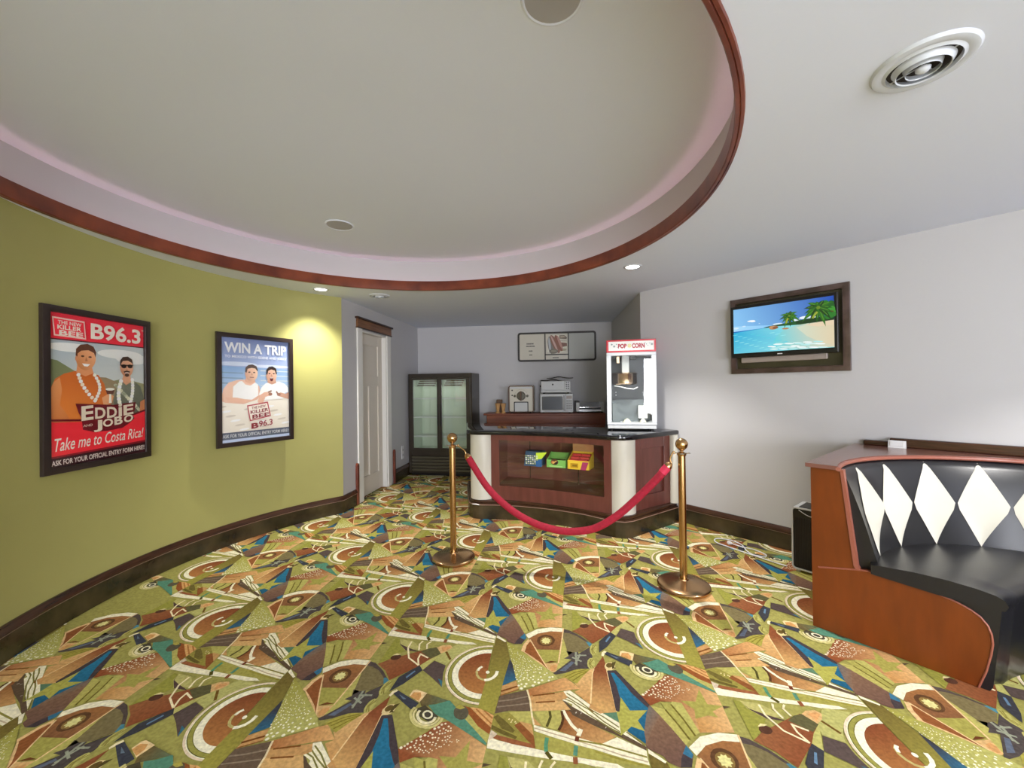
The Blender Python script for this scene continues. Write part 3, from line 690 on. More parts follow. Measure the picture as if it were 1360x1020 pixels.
for x0, x1 in ((DS0, DS0+0.02), (DS1-0.02, DS1)): dpart('jamb', x0, x1, 0.0, 0.16, 0, DZ, MT['casing'])
dpart('head_jamb', DS0+0.02, DS1-0.02, 0.0, 0.16, DZ-0.02, DZ, MT['casing'])
dpart('casing', DS0-0.115, DS0+0.006, -0.019, -0.0005, 0, DZ+0.012, MT['casing'])
dpart('casing', DS1-0.006, DS1+0.115, -0.019, -0.0005, 0, DZ+0.012, MT['casing'])
h = dpart('head_casing', DS0-0.125, DS1+0.125, -0.026, -0.0005, DZ+0.024, DZ+0.125, MT['headwood']); h['label'] = 'brown wooden head board over the door'
dpart('bead', DS0-0.135, DS1+0.135, -0.034, -0.0005, DZ+0.012, DZ+0.025, MT['darkwood'], par=h)
dpart('crown', DS0-0.15, DS1+0.15, -0.045, -0.0005, DZ+0.125, DZ+0.15, MT['darkwood'], par=h)
b = BM(); lathe(b, [(0.0, -0.03), (0.016, -0.028), (0.018, -0.02), (0.012, -0.008), (0.022, -0.004), (0.022, 0.0)], 16, (w0+0.05, 0.06, 0.98), axis='y'); obj('door_handle', b, MT['black'], door)['label'] = 'small dark knob'
# ------------------------------------------------------------------ snack counter
CL = (-0.335, 4.505); CR = (1.045, 3.925); RC = 0.135
P0 = Vector((-0.23, 4.435)); P2 = Vector((0.945, 3.865)); Pm = Vector((0.32, 4.235))
Pc = (Pm-P0*0.25-P2*0.25)*2
def ARC(t, off=0.0):      # front curve, off > 0 towards the room
    p = P0*(1-t)**2+Pc*2*t*(1-t)+P2*t*t; d = ((Pc-P0)*(1-t)+(P2-Pc)*t).normalized(); n = Vector((d.y, -d.x)); q = p+n*off; return (q.x, q.y)
SA = Vector((1.165, 3.905)); SB = Vector((1.655, 4.213)); SD = (SB-SA).normalized(); SN = Vector((SD.y, -SD.x))
def arcpart(name, t0, t1, z0, z1, off0, off1, m, par, n=14):
    b = BM(); path = [ARC(t1+(t0-t1)*i/n) for i in range(n+1)]           # right to left : left normal faces the back, so offsets are negated
    strip(b, path, [(-off0, z0), (-off1, z0), (-off1, z1), (-off0, z1)]); return obj(name, b, m, par, smooth=0.5)
counter = thing('snack_counter', 'cherry snack counter with cream round columns, curved glass front and black granite top', 'counter')
plinth_pts = [(-0.60, 5.28), (-0.505, 4.56), (-0.485, 4.45), (-0.44, 4.385), (-0.37, 4.352), (-0.2, 4.335), (0.05, 4.288), (0.304, 4.196), (0.5, 4.10), (0.69, 3.985), (0.87, 3.825), (0.945, 3.768), (1.03, 3.742), (1.11, 3.768), (1.70, 4.178), (1.455, 4.51), (1.485, 4.76)]
def scaled(pts, off):
    n = len(pts); out = []
    for i in range(n):
        a, p, c = Vector(pts[i-1]), Vector(pts[i]), Vector(pts[(i+1) % n]); n1 = Vector((-(p-a).y, (p-a).x)).normalized(); n2 = Vector((-(c-p).y, (c-p).x)).normalized()
        nn = (n1+n2).normalized(); q = p+nn*off/max(0.5, nn.dot(n1)); out.append((q.x, q.y))
    return out
b = BM(); prism(b, plinth_pts, 0, 0.146); pl = obj('plinth', b, MT['marble'], counter); pl['label'] = 'dark brown plinth'
b = BM(); prism(b, scaled(plinth_pts[:16], 0.003), 0.1525, 0.168); prism(b, scaled(plinth_pts, 0.012), 0.168, 0.198, 0.006, 2); obj('plinth_cap', b, MT['darkwood'], pl)
b = BM(); prism(b, scaled(plinth_pts, -0.002), 0.146, 0.1525, 0.0015, 1); obj('gloss_line_strip', b, MT['glossline'], pl)  # the same painted gloss line round the plinth
for c in (CL, CR):
    b = BM(); lathe(b, [(0.0, 0.198), (RC, 0.198), (RC, 0.898), (0.0, 0.898)], 48, (*c, 0)); obj('column', b, MT['cream'], counter, smooth=0.6)['label'] = 'cream round column'
# curved front : rails, stiles, window
Z0, Z1, WZ0, WZ1 = 0.198, 0.898, 0.345, 0.838
TL, TR = 0.085, 0.955
arcpart('top_rail', 0, 1, WZ1, Z1, 0.0, -0.03, MT['counterwood'], counter)
arcpart('bottom_rail', 0, 1, Z0, WZ0, 0.0, -0.03, MT['counterwood'], counter)
arcpart('stile', 0, TL, WZ0, WZ1, 0.0, -0.03, MT['counterwood'], counter, 4)
arcpart('stile', TR, 1, WZ0, WZ1, 0.0, -0.03, MT['counterwood'], counter, 4)
arcpart('glass_pane', TL, TR, WZ0, WZ1, -0.008, -0.013, MT['showglass'], counter)['label'] = 'clear curved display window'
# interior of the showcase
b = BM(); ipath = [ARC(0.02, -0.03), ARC(0.25, -0.03), ARC(0.5, -0.03), ARC(0.75, -0.03), ARC(0.98, -0.03)]
bk = [(p[0]+0.13, p[1]+0.46) for p in ipath]
b = BM(); prism(b, ipath+bk[::-1], 0.30, 0.32); obj('showcase_floor', b, MT['showwood'], counter)
b = BM(); strip(b, bk, [(0, 0.32), (0.02, 0.32), (0.02, 0.895), (0, 0.895)]); obj('showcase_back', b, MT['showwood'], counter)
for q0, q1 in ((ipath[0], bk[0]), (ipath[-1], bk[-1])):
    b = BM(); strip(b, [q0, q1], [(-0.006, 0.32), (0.006, 0.32), (0.006, 0.895), (-0.006, 0.895)]); obj('showcase_side', b, MT['showwood'], counter)
for t in (0.24, 0.70):
    q = bk[0]; k = (q[0]+(bk[-1][0]-q[0])*t, q[1]+(bk[-1][1]-q[1])*t); b = BM(); box(b, k[0]-0.004, k[0]+0.004, k[1]-0.05, k[1]-0.03, 0.32, 0.895); obj('back_seam', b, MT['darkwood'], counter)
b = BM(); sh = [ARC(t, -0.05) for t in (0.1, 0.25, 0.4, 0.55, 0.7, 0.85, 0.95)]; shb = [(p[0]+0.11, p[1]+0.38) for p in sh]
prism(b, sh+shb[::-1], 0.578, 0.585); obj('glass_shelf', b, MT['glass'], counter)['label'] = 'clear glass shelf'
# right side panel with a recessed field
sm = frame((SA.x, SA.y, 0), SD); SL = (SB-SA).length
b = BM(); box(b, 0, SL, 0.02, 0.045, Z0, Z1); sp = obj('side_panel', b, MT['counterwood'], counter, sm)
for nm, x0, x1, z0, z1 in (('stile', 0, 0.09, Z0, Z1), ('stile', SL-0.13, SL, Z0, Z1), ('rail', 0.09, SL-0.13, Z0, Z0+0.13), ('rail', 0.09, SL-0.13, Z1-0.11, Z1)):
    b = BM(); box(b, x0, x1, 0.0, 0.02, z0, z1, 0.002); obj(nm, b, MT['counterwood'], sp)
b = BM(); lathe(b, [(0.0, 0.198), (0.045, 0.198), (0.045, 0.898), (0.0, 0.898)], 24, (1.665, 4.195, 0)); obj('end_post', b, MT['cream'], counter, smooth=0.6)['label'] = 'narrow cream post against the wall'
b = BM(); strip(b, [(-0.44, 4.56), (-0.535, 5.24)], [(0, Z0), (-0.025, Z0), (-0.025, Z1), (0, Z1)]); obj('left_panel', b, MT['counterwood'], counter)
b = BM(); strip(b, [(-0.535, 5.24), (1.42, 4.76)], [(0, Z0), (-0.025, Z0), (-0.025, Z1), (0, Z1)]); obj('back_panel', b, MT['counterwood'], counter)
top_pts = [(-0.605, 5.34), (-0.515, 4.53), (-0.497, 4.43), (-0.445, 4.375), (-0.37, 4.343), (-0.2, 4.33), (0.05, 4.262), (0.304, 4.168), (0.5, 4.072), (0.69, 3.955), (0.872, 3.828), (0.945, 3.78), (1.03, 3.756), (1.115, 3.78), (1.695, 4.165), (1.715, 4.185), (1.448, 4.515), (1.47, 4.75)]
b = BM(); prism(b, top_pts, 0.898, 0.945, 0.014, 3); obj('countertop', b, MT['granite'], counter, smooth=0.7)['label'] = 'polished black granite top'

# candy boxes on the glass shelf
def candy(name, label, px, yaw, w, d, h, cols, kind):
    t = thing(name, label, 'candy box', (px[0], px[1], 0.5852), (cos(yaw), sin(yaw)), 'candy boxes in the counter window')
    th = 0.004
    if kind == 'slant':        # closed carton, sloping top lid standing open on the right
        b = BM(); prism(b, [(0, 0), (d, 0), (d, h), (0.05, h)], 0, w, axis='y')
        bmesh.ops.transform(b, matrix=Matrix(((0, 1, 0, 0), (1, 0, 0, 0), (0, 0, 1, 0), (0, 0, 0, 1))), verts=b.verts); obj('carton', b, cols[0], t)
        a = Art(0.0004)
        for i in range(5):
            z = 0.022+i*0.02
            for k in range(6):
                x = 0.02+k*w*0.13; a.rect(x, x+w*0.09, z, z+0.012, ('d8e0c4', '9fb07a', 'e8ecdc')[(i+k) % 3])
        a.build('printed_front', MT['print'], t, Matrix.Translation((0, -0.001, 0)))
        b = BM(); prism(b, [(w*0.72, 0.0), (w+0.01, 0.0), (w+0.01, h*0.55), (w*0.72, h*0.5)], -0.006, -0.002, axis='y'); obj('blue_flap', b, MT['c_blue'], t)
        b = BM(); prism(b, [(w*0.72, h*0.5), (w+0.01, h*0.56), (w+0.07, h*1.05), (w*0.74, h*0.98)], -0.006, -0.002, axis='y'); obj('lime_flap', b, MT['c_lime'], t)
        return t
    b = BM(); box(b, 0, w, 0, th, 0, h*0.52); box(b, 0, w, d-th, d, 0, h*0.9); box(b, 0, w, 0, d, 0, th)
    obj('tray', b, cols[0], t)
    for x in (0, w-th):
        b = BM(); prism(b, [(0, 0), (d, 0), (d, h*0.95), (0, h*0.5)], 0, th, axis='y')
        bmesh.ops.transform(b, matrix=Matrix(((0, 1, 0, x), (1, 0, 0, 0), (0, 0, 1, 0), (0, 0, 0, 1))), verts=b.verts); obj('side_flap', b, cols[0], t)
    if kind == 'packs':
        b = BM(); box(b, 0.0, w, d-0.002, d+0.003, 0, h*1.35); obj('backboard', b, cols[2], t)
        for i in range(3):
            for k in range(2):
                b = BM(); box(b, w*0.06+k*w*0.44, w*0.47+k*w*0.44, 0.012+i*0.055, 0.058+i*0.055, 0.006, h*(0.55+0.12*i), 0.003); obj('candy_pack', b, cols[1], t)
        a = Art(0.0004); a.rect(0.03, w*0.5, h*0.1, h*0.36, 'c89a20'); a.rect(0.05, w*0.45, h*0.17, h*0.28, '8a6a18'); a.poly([(w*0.6, 0), (w*0.85, 0), (w*0.98, h*0.45), (w*0.7, h*0.45)], 'b03a66')
        a.build('printed_front', MT['print'], t, Matrix.Translation((0, -0.001, 0)))
    else:
        b = BM(); box(b, 0.006, w-0.006, 0.006, d-0.006, 0.004, h*0.42); obj('candy_fill', b, cols[1], t)
        a = Art(0.0004); a.ell(w*0.42, h*0.38, w*0.2, h*0.2, '5a3a28', 16); a.ell(w*0.34, h*0.36, w*0.09, h*0.1, 'c88a50', 12); a.ell(w*0.5, h*0.34, w*0.08, h*0.12, '2e2622', 12); a.poly([(w*0.3, h*0.3), (w*0.5, h*0.48), (w*0.56, h*0.46), (w*0.36, h*0.26)], 'e0b060')
        a.rect(w*0.15, w*0.85, h*0.06, h*0.14, 'a4d080'); a.build('printed_front', MT['print'], t, Matrix.Translation((0, -0.001, 0)))
    return t
for k, c in dict(c_blue=(44, 96, 150), c_navy=(58, 84, 108), c_lime=(196, 226, 60), c_green=(126, 190, 92), c_yellow=(238, 204, 60), c_red=(226, 72, 74), c_brown=(96, 66, 42)).items(): MT[k] = mat('card_'+k[2:], rgb(*c), 0.5)
candy('candy_box', 'slate blue candy carton with lime and blue flaps, left end of glass shelf', (0.115, 4.245), -0.40, 0.185, 0.16, 0.145, (MT['c_navy'],), 'slant')
candy('candy_box', 'green open candy tray in the middle of the shelf behind the counter glass', (0.345, 4.155), -0.42, 0.20, 0.15, 0.15, (MT['c_green'], MT['c_brown']), 'tray')
candy('candy_box', 'yellow candy tray of red packs with tan backboard, right of the green tray', (0.545, 4.055), -0.46, 0.22, 0.18, 0.17, (MT['c_yellow'], MT['c_red'], MT['paper']), 'packs')

# ------------------------------------------------------------------ popcorn machine
pm = thing('popcorn_machine', 'white popcorn machine with red POP CORN sign on the granite counter', 'popcorn machine', (0.985, 4.21, 0.945), (0.972, -0.235))
PW, PD = 0.49, 0.33
def pp(name, m, x0, x1, y0, y1, z0, z1, bev=0.003, par=pm, lab=None):
    b = BM(); box(b, x0, x1, y0, y1, z0, z1, bev); o = obj(name, b, m, par)
    if lab: o['label'] = lab
    return o
for x in (0.05, PW-0.05):
    for y in (0.05, PD-0.05):
        b = BM(); lathe(b, [(0, 0), (0.016, 0), (0.02, 0.021), (0, 0.021)], 14, (x, y, 0)); obj('foot', b, MT['black'], pm)
pp('base', MT['silver'], 0.004, PW-0.004, 0.006, PD-0.006, 0.021, 0.062, 0.004)
pp('base_ledge', MT['whitetrim'], 0, PW, 0, PD, 0.062, 0.082, 0.004)
for x0, x1 in ((0, 0.046), (PW-0.046, PW)):
    pp('post', MT['whitetrim'], x0, x1, 0, 0.03, 0.082, 0.775, 0.003); pp('post', MT['popback'], x0, x1, PD-0.03, PD, 0.082, 0.775, 0.003)  # rear posts coloured darker than the front ones to offset strong light
pp('header', MT['whitetrim'], 0, PW, 0, PD, 0.775, 0.808, 0.003)
sg = pp('sign_box', MT['red'], 0, PW, 0.0, PD, 0.808, 0.938, 0.004, lab='red sign box')
a = Art(0.0004); a.rect(0.022, PW-0.02, 0.018, 0.112, 'f4f2f0')
a.text('POP', 0.118, 0.204, 0.04, 0.088, 'b01030', 0.05); a.text('CORN', 0.256, 0.380, 0.04, 0.090, 'b01030', 0.05)
for i in range(8): a.stroke([(0.231, 0.066), (0.231+0.022*cos(i*pi/4), 0.066+0.024*sin(i*pi/4))], 0.007, 'd8c878')
a.ell(0.231, 0.066, 0.01, 0.01, 'e8dca0')
for x, z, r in ((0.055, 0.083, 0.009), (0.08, 0.062, 0.011), (0.103, 0.083, 0.006), (0.112, 0.052, 0.004), (0.398, 0.078, 0.005), (0.412, 0.062, 0.004), (0.43, 0.086, 0.005), (0.45, 0.075, 0.011), (0.385, 0.09, 0.004)): a.ell(x, z, r, r, '9aa6a6', 10)
a.build('sign_print', MT['print'], sg, Matrix.Translation((0, -0.0008, 0.808)))
pp('front_pane', MT['glass'], 0.046, PW-0.046, 0.010, 0.014, 0.082, 0.775, 0)
pp('side_panel', MT['popback'], 0.008, 0.012, 0.03, PD-0.03, 0.082, 0.775, 0); pp('side_panel', MT['darkgrey'], PW-0.012, PW-0.008, 0.03, PD-0.03, 0.082, 0.775, 0)  # right panel coloured darker to offset the downlight falling on it
pp('back_panel', MT['popback'], 0.046, PW-0.046, PD-0.02, PD-0.012, 0.082, 0.775, 0)
b = BM(); prism(b, [(0.05, 0.084), (PW-0.05, 0.084), (PW-0.05, 0.30), (PW-0.1, 0.315), (0.1, 0.315), (0.05, 0.30)], 0.2, 0.204, axis='y'); obj('serving_deck', b, MT['popdeck'], pm)
b = BM(); prism(b, [(0.02, 0.0), (0.1, 0.0), (0.06, 0.19), (0.02, 0.2)], 0.02, 0.19, axis='y'); 
bmesh.ops.translate(b, vec=(0.035, 0.01, 0.084), verts=b.verts); obj('seed_drawer', b, MT['popdeck'], pm)
k = BM(); lathe(k, [(0.0, 0.0), (0.115, 0.0), (0.125, 0.012), (0.13, 0.11), (0.136, 0.118), (0.125, 0.125), (0.03, 0.14), (0.0, 0.14)], 32, (0.185, 0.165, 0.475)); kt = obj('kettle', k, MT['copper'], pm, smooth=0.6); kt['label'] = 'shiny steel kettle'
b = BM(); tube(b, [(0.08, 0.10, 0.462), (0.14, 0.04, 0.452), (0.2, 0.03, 0.436), (0.27, 0.03, 0.428), (0.31, 0.05, 0.447)], 0.006, 8); obj('dump_handle', b, MT['whitepl'], kt, smooth=1)
pp('drive_housing', MT['silver'], 0.155, 0.228, 0.06, 0.13, 0.555, 0.775, 0.004)
pp('heat_lamp', MT['copper'], 0.10, 0.135, 0.10, 0.15, 0.70, 0.775, 0.004); pp('lamp_bracket', MT['darkgrey'], 0.24, 0.30, 0.08, 0.14, 0.735, 0.775, 0.003)
for x in (0.095, 0.385):
    for z in (0.36, 0.39): 
        b = BM(); ball(b, (x, PD-0.024, z), 0.007, 10, 6); obj('rivet', b, MT['whitepl'], pm)
pp('white_scoop_tray', MT['whitepl'], 0.315, 0.41, 0.10, 0.15, 0.12, 0.255, 0.004)
for i, (x, r) in enumerate(((0.20, 0.035), (0.36, 0.028))):
    b = BM(); lathe(b, [(r*1.25, 0), (r, 0.012), (r*0.5, 0.034), (0, 0.04)], 9, (x, 0.075, 0.084)); obj('popcorn_cup', b, MT['popcorn'], pm)

# ------------------------------------------------------------------ drinks cooler
fr = thing('drinks_cooler', 'dark glass-door drinks cooler with two doors and empty white shelves in the corner', 'refrigerator', (*BW(0.03, 0.53), 0), (BD.x*cos(-0.05)-BD.y*sin(-0.05), BD.x*sin(-0.05)+BD.y*cos(-0.05)))
FW, FD, FH = 1.065, 0.46, 1.635
def fp(name, m, x0, x1, y0, y1, z0, z1, bev=0.003, par=fr, lab=None):
    b = BM(); box(b, x0, x1, y0, y1, z0, z1, bev); o = obj(name, b, m, par)
    if lab: o['label'] = lab
    return o
fp('side', MT['fridge'], 0, 0.05, 0, FD, 0.04, FH, 0.006); fp('side', MT['fridge'], FW-0.05, FW, 0, FD, 0.04, FH, 0.006)
fp('back', MT['fridgein'], 0.05, FW-0.05, FD-0.03, FD, 0.04, FH); fp('roof', MT['fridge'], 0.05, FW-0.05, 0, FD, 1.565, FH, 0.004)
fp('machine_box', MT['fridge'], 0.05, FW-0.05, 0.03, FD-0.03, 0.04, 0.40)
fp('kick', MT['black'], 0.03, FW-0.03, 0.03, FD-0.02, 0.0, 0.04)
fp('liner', MT['fridgein'], 0.05, 0.056, 0.04, FD-0.03, 0.40, 1.565, 0); fp('liner', MT['fridgein'], FW-0.056, FW-0.05, 0.04, FD-0.03, 0.40, 1.565, 0)
fp('liner_floor', MT['fridgein'], 0.056, FW-0.056, 0.04, FD-0.03, 0.40, 0.41, 0)
for i in range(5): fp('grille_slat', MT['grille'], 0.05, FW-0.05, 0.0, 0.028, 0.075+i*0.05, 0.105+i*0.05, 0.004)
fp('valance', MT['fridge'], 0.05, FW-0.05, -0.004, 0.028, 0.325, 0.40, 0.004)
for z in (0.62, 0.93, 1.23): 
    b = BM(); box(b, 0.058, FW-0.058, 0.06, 0.065, z-0.008, z+0.012)
    for i in range(24): x = 0.07+i*(FW-0.14)/23; box(b, x-0.003, x+0.003, 0.065, FD-0.04, z, z+0.005)
    obj('wire_shelf', b, MT['whitepl'], fr)
b = BM(); prism(b, [(0.08, 1.425), (FW-0.08, 1.425), (FW-0.08, 1.56), (0.08, 1.56)], 0.10, 0.11, axis='y'); ap = obj('air_panel', b, MT['fridgein'], fr)
for x0 in (0.16, 0.62):
    for i in range(3):
        b = BM(); prism(b, [(x0+0.0-i*0.02, 1.525-i*0.035), (x0+0.30-i*0.02, 1.525-i*0.035), (x0+0.29-i*0.02, 1.508-i*0.035), (x0-0.01-i*0.02, 1.508-i*0.035)], 0.094, 0.0995, axis='y'); obj('louvre', b, MT['c_brown'], ap)
DW = (FW-0.06)/2
for i in range(2):
    x0 = 0.03+i*DW; d = BM()
    b = bmesh.new(); ringprism(b, [(x0, 0.402), (x0+DW, 0.402), (x0+DW, 1.562), (x0, 1.562)], [(x0+0.06, 0.445), (x0+DW-0.035-0.02*i, 0.445), (x0+DW-0.035-0.02*i, 1.535), (x0+0.06-0.025*i, 1.535)] if i == 0 else [(x0+0.035, 0.445), (x0+DW-0.06, 0.445), (x0+DW-0.06, 1.535), (x0+0.035, 1.535)], -0.03+0.012*i, -0.004+0.012*i)
    merge(d, b); dr = obj('door', d, MT['fridge'], fr)
    fp('door_pane', MT['coolglass'], x0+0.035, x0+DW-0.035, -0.018+0.012*i, -0.014+0.012*i, 0.445, 1.535, 0, dr)
    fp('door_handle', MT['black'], x0+(DW-0.034 if i == 0 else 0.012), x0+(DW-0.014 if i == 0 else 0.032), -0.036+0.012*i, -0.03+0.012*i, 0.80, 1.15, 0.002, dr)
lamp('cooler_fill', 'AREA', fr.matrix_world @ Vector((FW/2, 0.2, 1.555)), 0.8, (0.94, 1, 0.93), fr.matrix_world @ Vector((FW/2, 0.22, 0)), shape='RECTANGLE', size=0.8, size_y=0.08)  # added fill that brightens the cooler inside, no lit fitting there

# ------------------------------------------------------------------ back counter and what stands on it
BK0 = 1.30
bc = thing('back_counter', 'red-brown wooden back counter along the rear wall behind the snack counter', 'counter', (*BW(BK0, 0.46), 0), BD)
bcl = 3.16-BK0
def bp(name, m, x0, x1, y0, y1, z0, z1, bev=0.003, par=bc):
    b = BM(); box(b, x0, x1, y0, y1, z0, z1, bev); return obj(name, b, m, par)
bp('cabinet', MT['backwood'], 0.0, bcl, 0.03, 0.44, 0.08, 0.955); bp('toe_kick', MT['black'], 0.02, bcl, 0.08, 0.43, 0, 0.08)
bp('worktop', MT['backwood'], -0.05, bcl, 0, 0.445, 0.955, 0.985, 0.006)
bp('apron', MT['backwood'], 0.0, bcl, 0.012, 0.03, 0.83, 0.955, 0.003)
for i in range(3): bp('cabinet_door', MT['backwood'], 0.02+i*0.6, 0.6+i*0.6, 0.014, 0.03, 0.1, 0.815, 0.004)
BZ = 0.9855
def BT(s, off): p = BW(s, off); return (p[0], p[1], BZ)
# paper cups
for i, (s, off, lab) in enumerate(((1.475, 0.40, 'left tan paper cup stack at the left end of the back counter'), (1.565, 0.40, 'right tan paper cup stack beside the ivory appliance'))):
    t = thing('paper_cup', lab, 'cup', BT(s, off), BD, 'tan cups on the back counter')
    b = BM(); lathe(b, [(0.0, 0), (0.038, 0), (0.038, 0.012), (0.022, 0.035), (0.036, 0.12), (0.042, 0.152), (0.038, 0.154), (0.032, 0.12), (0.0, 0.1)], 20); obj('cup_body', b, MT['paper'], t, smooth=0.6)
    b = BM(); lathe(b, [(0.04, 0.15), (0.045, 0.153), (0.043, 0.158), (0.038, 0.156)], 20); obj('rim', b, MT['paper'], t, smooth=0.8)
t = tag(None or obj('wooden_block', box(BM(), -0.045, 0.045, -0.04, 0.04, 0, 0.215, 0.004), MT['c_brown'], mw=frame(BT(1.475, 0.22), BD)), 'brown box standing behind the tan paper cups', 'box')
# ivory appliance
ap = thing('hot_food_cabinet', 'ivory countertop warmer with a large dark dial and small door, left of microwave', 'appliance', BT(1.655, 0.44), BD)
def pt(name, par, m, x0, x1, y0, y1, z0, z1, bev=0.004, lab=None):
    b = BM(); box(b, x0, x1, y0, y1, z0, z1, bev, 2); o = obj(name, b, m, par)
    if lab: o['label'] = lab
    return o
pt('body', ap, MT['bone'], 0, 0.40, 0.012, 0.36, 0.02, 0.44, 0.02)
b = BM(); ringprism(b, rrect(0, 0.40, 0.02, 0.44, 0.03), rrect(0.014, 0.386, 0.03, 0.426, 0.02), -0.002, 0.02); obj('dark_edging', b, MT['c_brown'], ap)
pt('header_bar', ap, MT['silver'], 0.02, 0.38, 0.004, 0.013, 0.392, 0.418, 0.002)
b = BM(); lathe(b, [(0, -0.03), (0.06, -0.028), (0.068, -0.02), (0.072, 0.0)], 28, (0.2, 0.012, 0.275), axis='y'); kb = obj('dial', b, MT['knob'], ap, smooth=0.5)
b = BM(); prism(b, [(0.19, 0.20), (0.21, 0.20), (0.215, 0.35), (0.185, 0.35)], -0.05, -0.018, 0.003, 1, axis='y'); obj('grip', b, MT['c_brown'], kb)
for x in (0.1, 0.3):
    b = BM(); lathe(b, [(0, -0.012), (0.018, -0.01), (0.021, 0)], 16, (x, 0.012, 0.275), axis='y'); obj('small_knob', b, MT['knob'], ap)
for z in (0.285, 0.365):
    b = BM(); lathe(b, [(0, -0.005), (0.011, -0.004), (0.012, 0)], 12, (0.058, 0.012, z), axis='y'); obj('indicator', b, MT['black'], ap)
b = BM(); ringprism(b, rrect(0.085, 0.315, 0.02, 0.185, 0.012), rrect(0.1, 0.3, 0.02, 0.17, 0.008), 0.0, 0.013); obj('door_frame', b, MT['black'], ap)
pt('door_panel', ap, MT['silver'], 0.1, 0.3, 0.004, 0.0118, 0.02, 0.17, 0)
b = BM()
for i in range(14):
    a0 = radians(25+i*10); tube(b, [(0.2+0.105*cos(a0), 0.0105, 0.275+0.105*sin(a0)), (0.2+0.105*cos(a0+0.09), 0.0105, 0.275+0.105*sin(a0+0.09))], 0.0015, 5)
obj('dial_scale', b, MT['darkgrey'], ap)
for x in (0.05, 0.35):
    for y in (0.05, 0.31):
        b = BM(); lathe(b, [(0, 0), (0.016, 0), (0.018, 0.021), (0, 0.021)], 12, (x, y, 0)); obj('foot', b, MT['black'], ap)
# microwave
mwv = thing('microwave', 'silver microwave oven under the smaller oven on the back counter', 'microwave', BT(2.155, 0.44), BD)
pt('case', mwv, MT['silver'], 0, 0.515, 0.016, 0.38, 0.012, 0.305, 0.006)
pt('door', mwv, MT['silver'], 0.004, 0.395, 0.0, 0.016, 0.014, 0.303, 0.004)
b = BM(); ringprism(b, rrect(0.03, 0.355, 0.05, 0.265, 0.012), rrect(0.045, 0.34, 0.065, 0.25, 0.008), -0.003, 0.002); obj('window_frame', b, MT['black'], mwv)
pt('door_window', mwv, MT['mwglass'] if 'mwglass' in MT else MT['darkgrey'], 0.045, 0.34, -0.001, 0.001, 0.065, 0.25, 0)
b = BM(); tube(b, [(0.375, -0.0, 0.27), (0.375, -0.024, 0.255), (0.375, -0.024, 0.06), (0.375, -0.0, 0.045)], 0.008, 10); obj('handle', b, MT['silver'], mwv, smooth=1)
cp = pt('control_panel', mwv, MT['silver'], 0.398, 0.511, 0.0, 0.016, 0.014, 0.303, 0.004)
pt('display', cp, MT['greyslab'], 0.412, 0.498, -0.003, 0.0, 0.225, 0.27, 0)
for i in range(4):
    for j in range(3): pt('key', cp, MT['grey'], 0.412+j*0.03, 0.436+j*0.03, -0.003, 0.0, 0.065+i*0.038, 0.09+i*0.038, 0)
for x in (0.05, 0.465):
    for y in (0.06, 0.32):
        b = BM(); lathe(b, [(0, 0), (0.018, 0), (0.018, 0.013), (0, 0.013)], 12, (x, y, 0)); obj('foot', b, MT['black'], mwv)
# small oven on the microwave
po = thing('small_oven', 'small steel pizza oven stacked on top of the silver microwave', 'oven', (*BW(2.172, 0.43), BZ+0.3052), BD)
pt('case', po, MT['silver'], 0.0, 0.465, 0.012, 0.34, 0.02, 0.20, 0.006)
pt('door', po, MT['silver'], 0.004, 0.37, 0.0, 0.012, 0.06, 0.196, 0.004)
pt('lower_lip', po, MT['silver'], 0.0, 0.465, -0.012, 0.012, 0.02, 0.055, 0.004)
b = BM(); lathe(b, [(0, -0.02), (0.012, -0.018), (0.014, 0)], 14, (0.185, 0, 0.145), axis='y'); kn = obj('latch', b, MT['black'], po)
cpn = pt('control_panel', po, MT['silver'], 0.374, 0.461, 0.0, 0.012, 0.06, 0.196, 0.003)
for i in range(4):
    for j in range(2): pt('key', cpn, MT['black'], 0.388+j*0.03, 0.412+j*0.03, -0.003, 0.0, 0.075+i*0.03, 0.095+i*0.03, 0)
b = BM(); ball(b, (-0.012, 0.1, 0.12), 0.014, 12, 8); obj('side_knob', b, MT['black'], po)
for x in (0.04, 0.425):
    for y in (0.05, 0.29):
        b = BM(); lathe(b, [(0, 0), (0.014, 0), (0.014, 0.021), (0, 0.021)], 12, (x, y, 0)); obj('foot', b, MT['black'], po)
# dark oven mitts
def mitt(name, lab, s, off, z, w, tilt):
    b = BM(); n = 18
    for layer in (0, 1):
        pass
    top = []; bot = []
    for i in range(n+1):
        x = -w/2+w*i/n; hgt = 0.012+0.016*sin(pi*i/n)+0.008*sin(3*x/w*pi+tilt); y = 0.09*sqrt(max(0.02, 1-(2*x/w)**2))
        top.append((x, y, hgt)); bot.append((x, -y, hgt*0.85))
    v1 = [b.verts.new((p[0], p[1], p[2])) for p in top]; v2 = [b.verts.new((p[0], p[1], p[2])) for p in bot]
    v3 = [b.verts.new((p[0], p[1]*0.96, max(0.0, p[2]-0.014))) for p in top]; v4 = [b.verts.new((p[0], p[1]*0.96, max(0.0, p[2]-0.014))) for p in bot]
    for i in range(n):
        b.faces.new((v1[i], v1[i+1], v2[i+1], v2[i])); b.faces.new((v3[i], v4[i], v4[i+1], v3[i+1])); b.faces.new((v1[i], v3[i], v3[i+1], v1[i+1])); b.faces.new((v2[i], v2[i+1], v4[i+1], v4[i]))
    b.faces.new((v1[0], v2[0], v4[0], v3[0])); b.faces.new((v1[n], v3[n], v4[n], v2[n]))
    o = obj(name, b, MT['mitt'], mw=frame((*BW(s, off), z), BD), smooth=1.0); return tag(o, lab, 'oven mitt', 'oven mitts on the small oven')
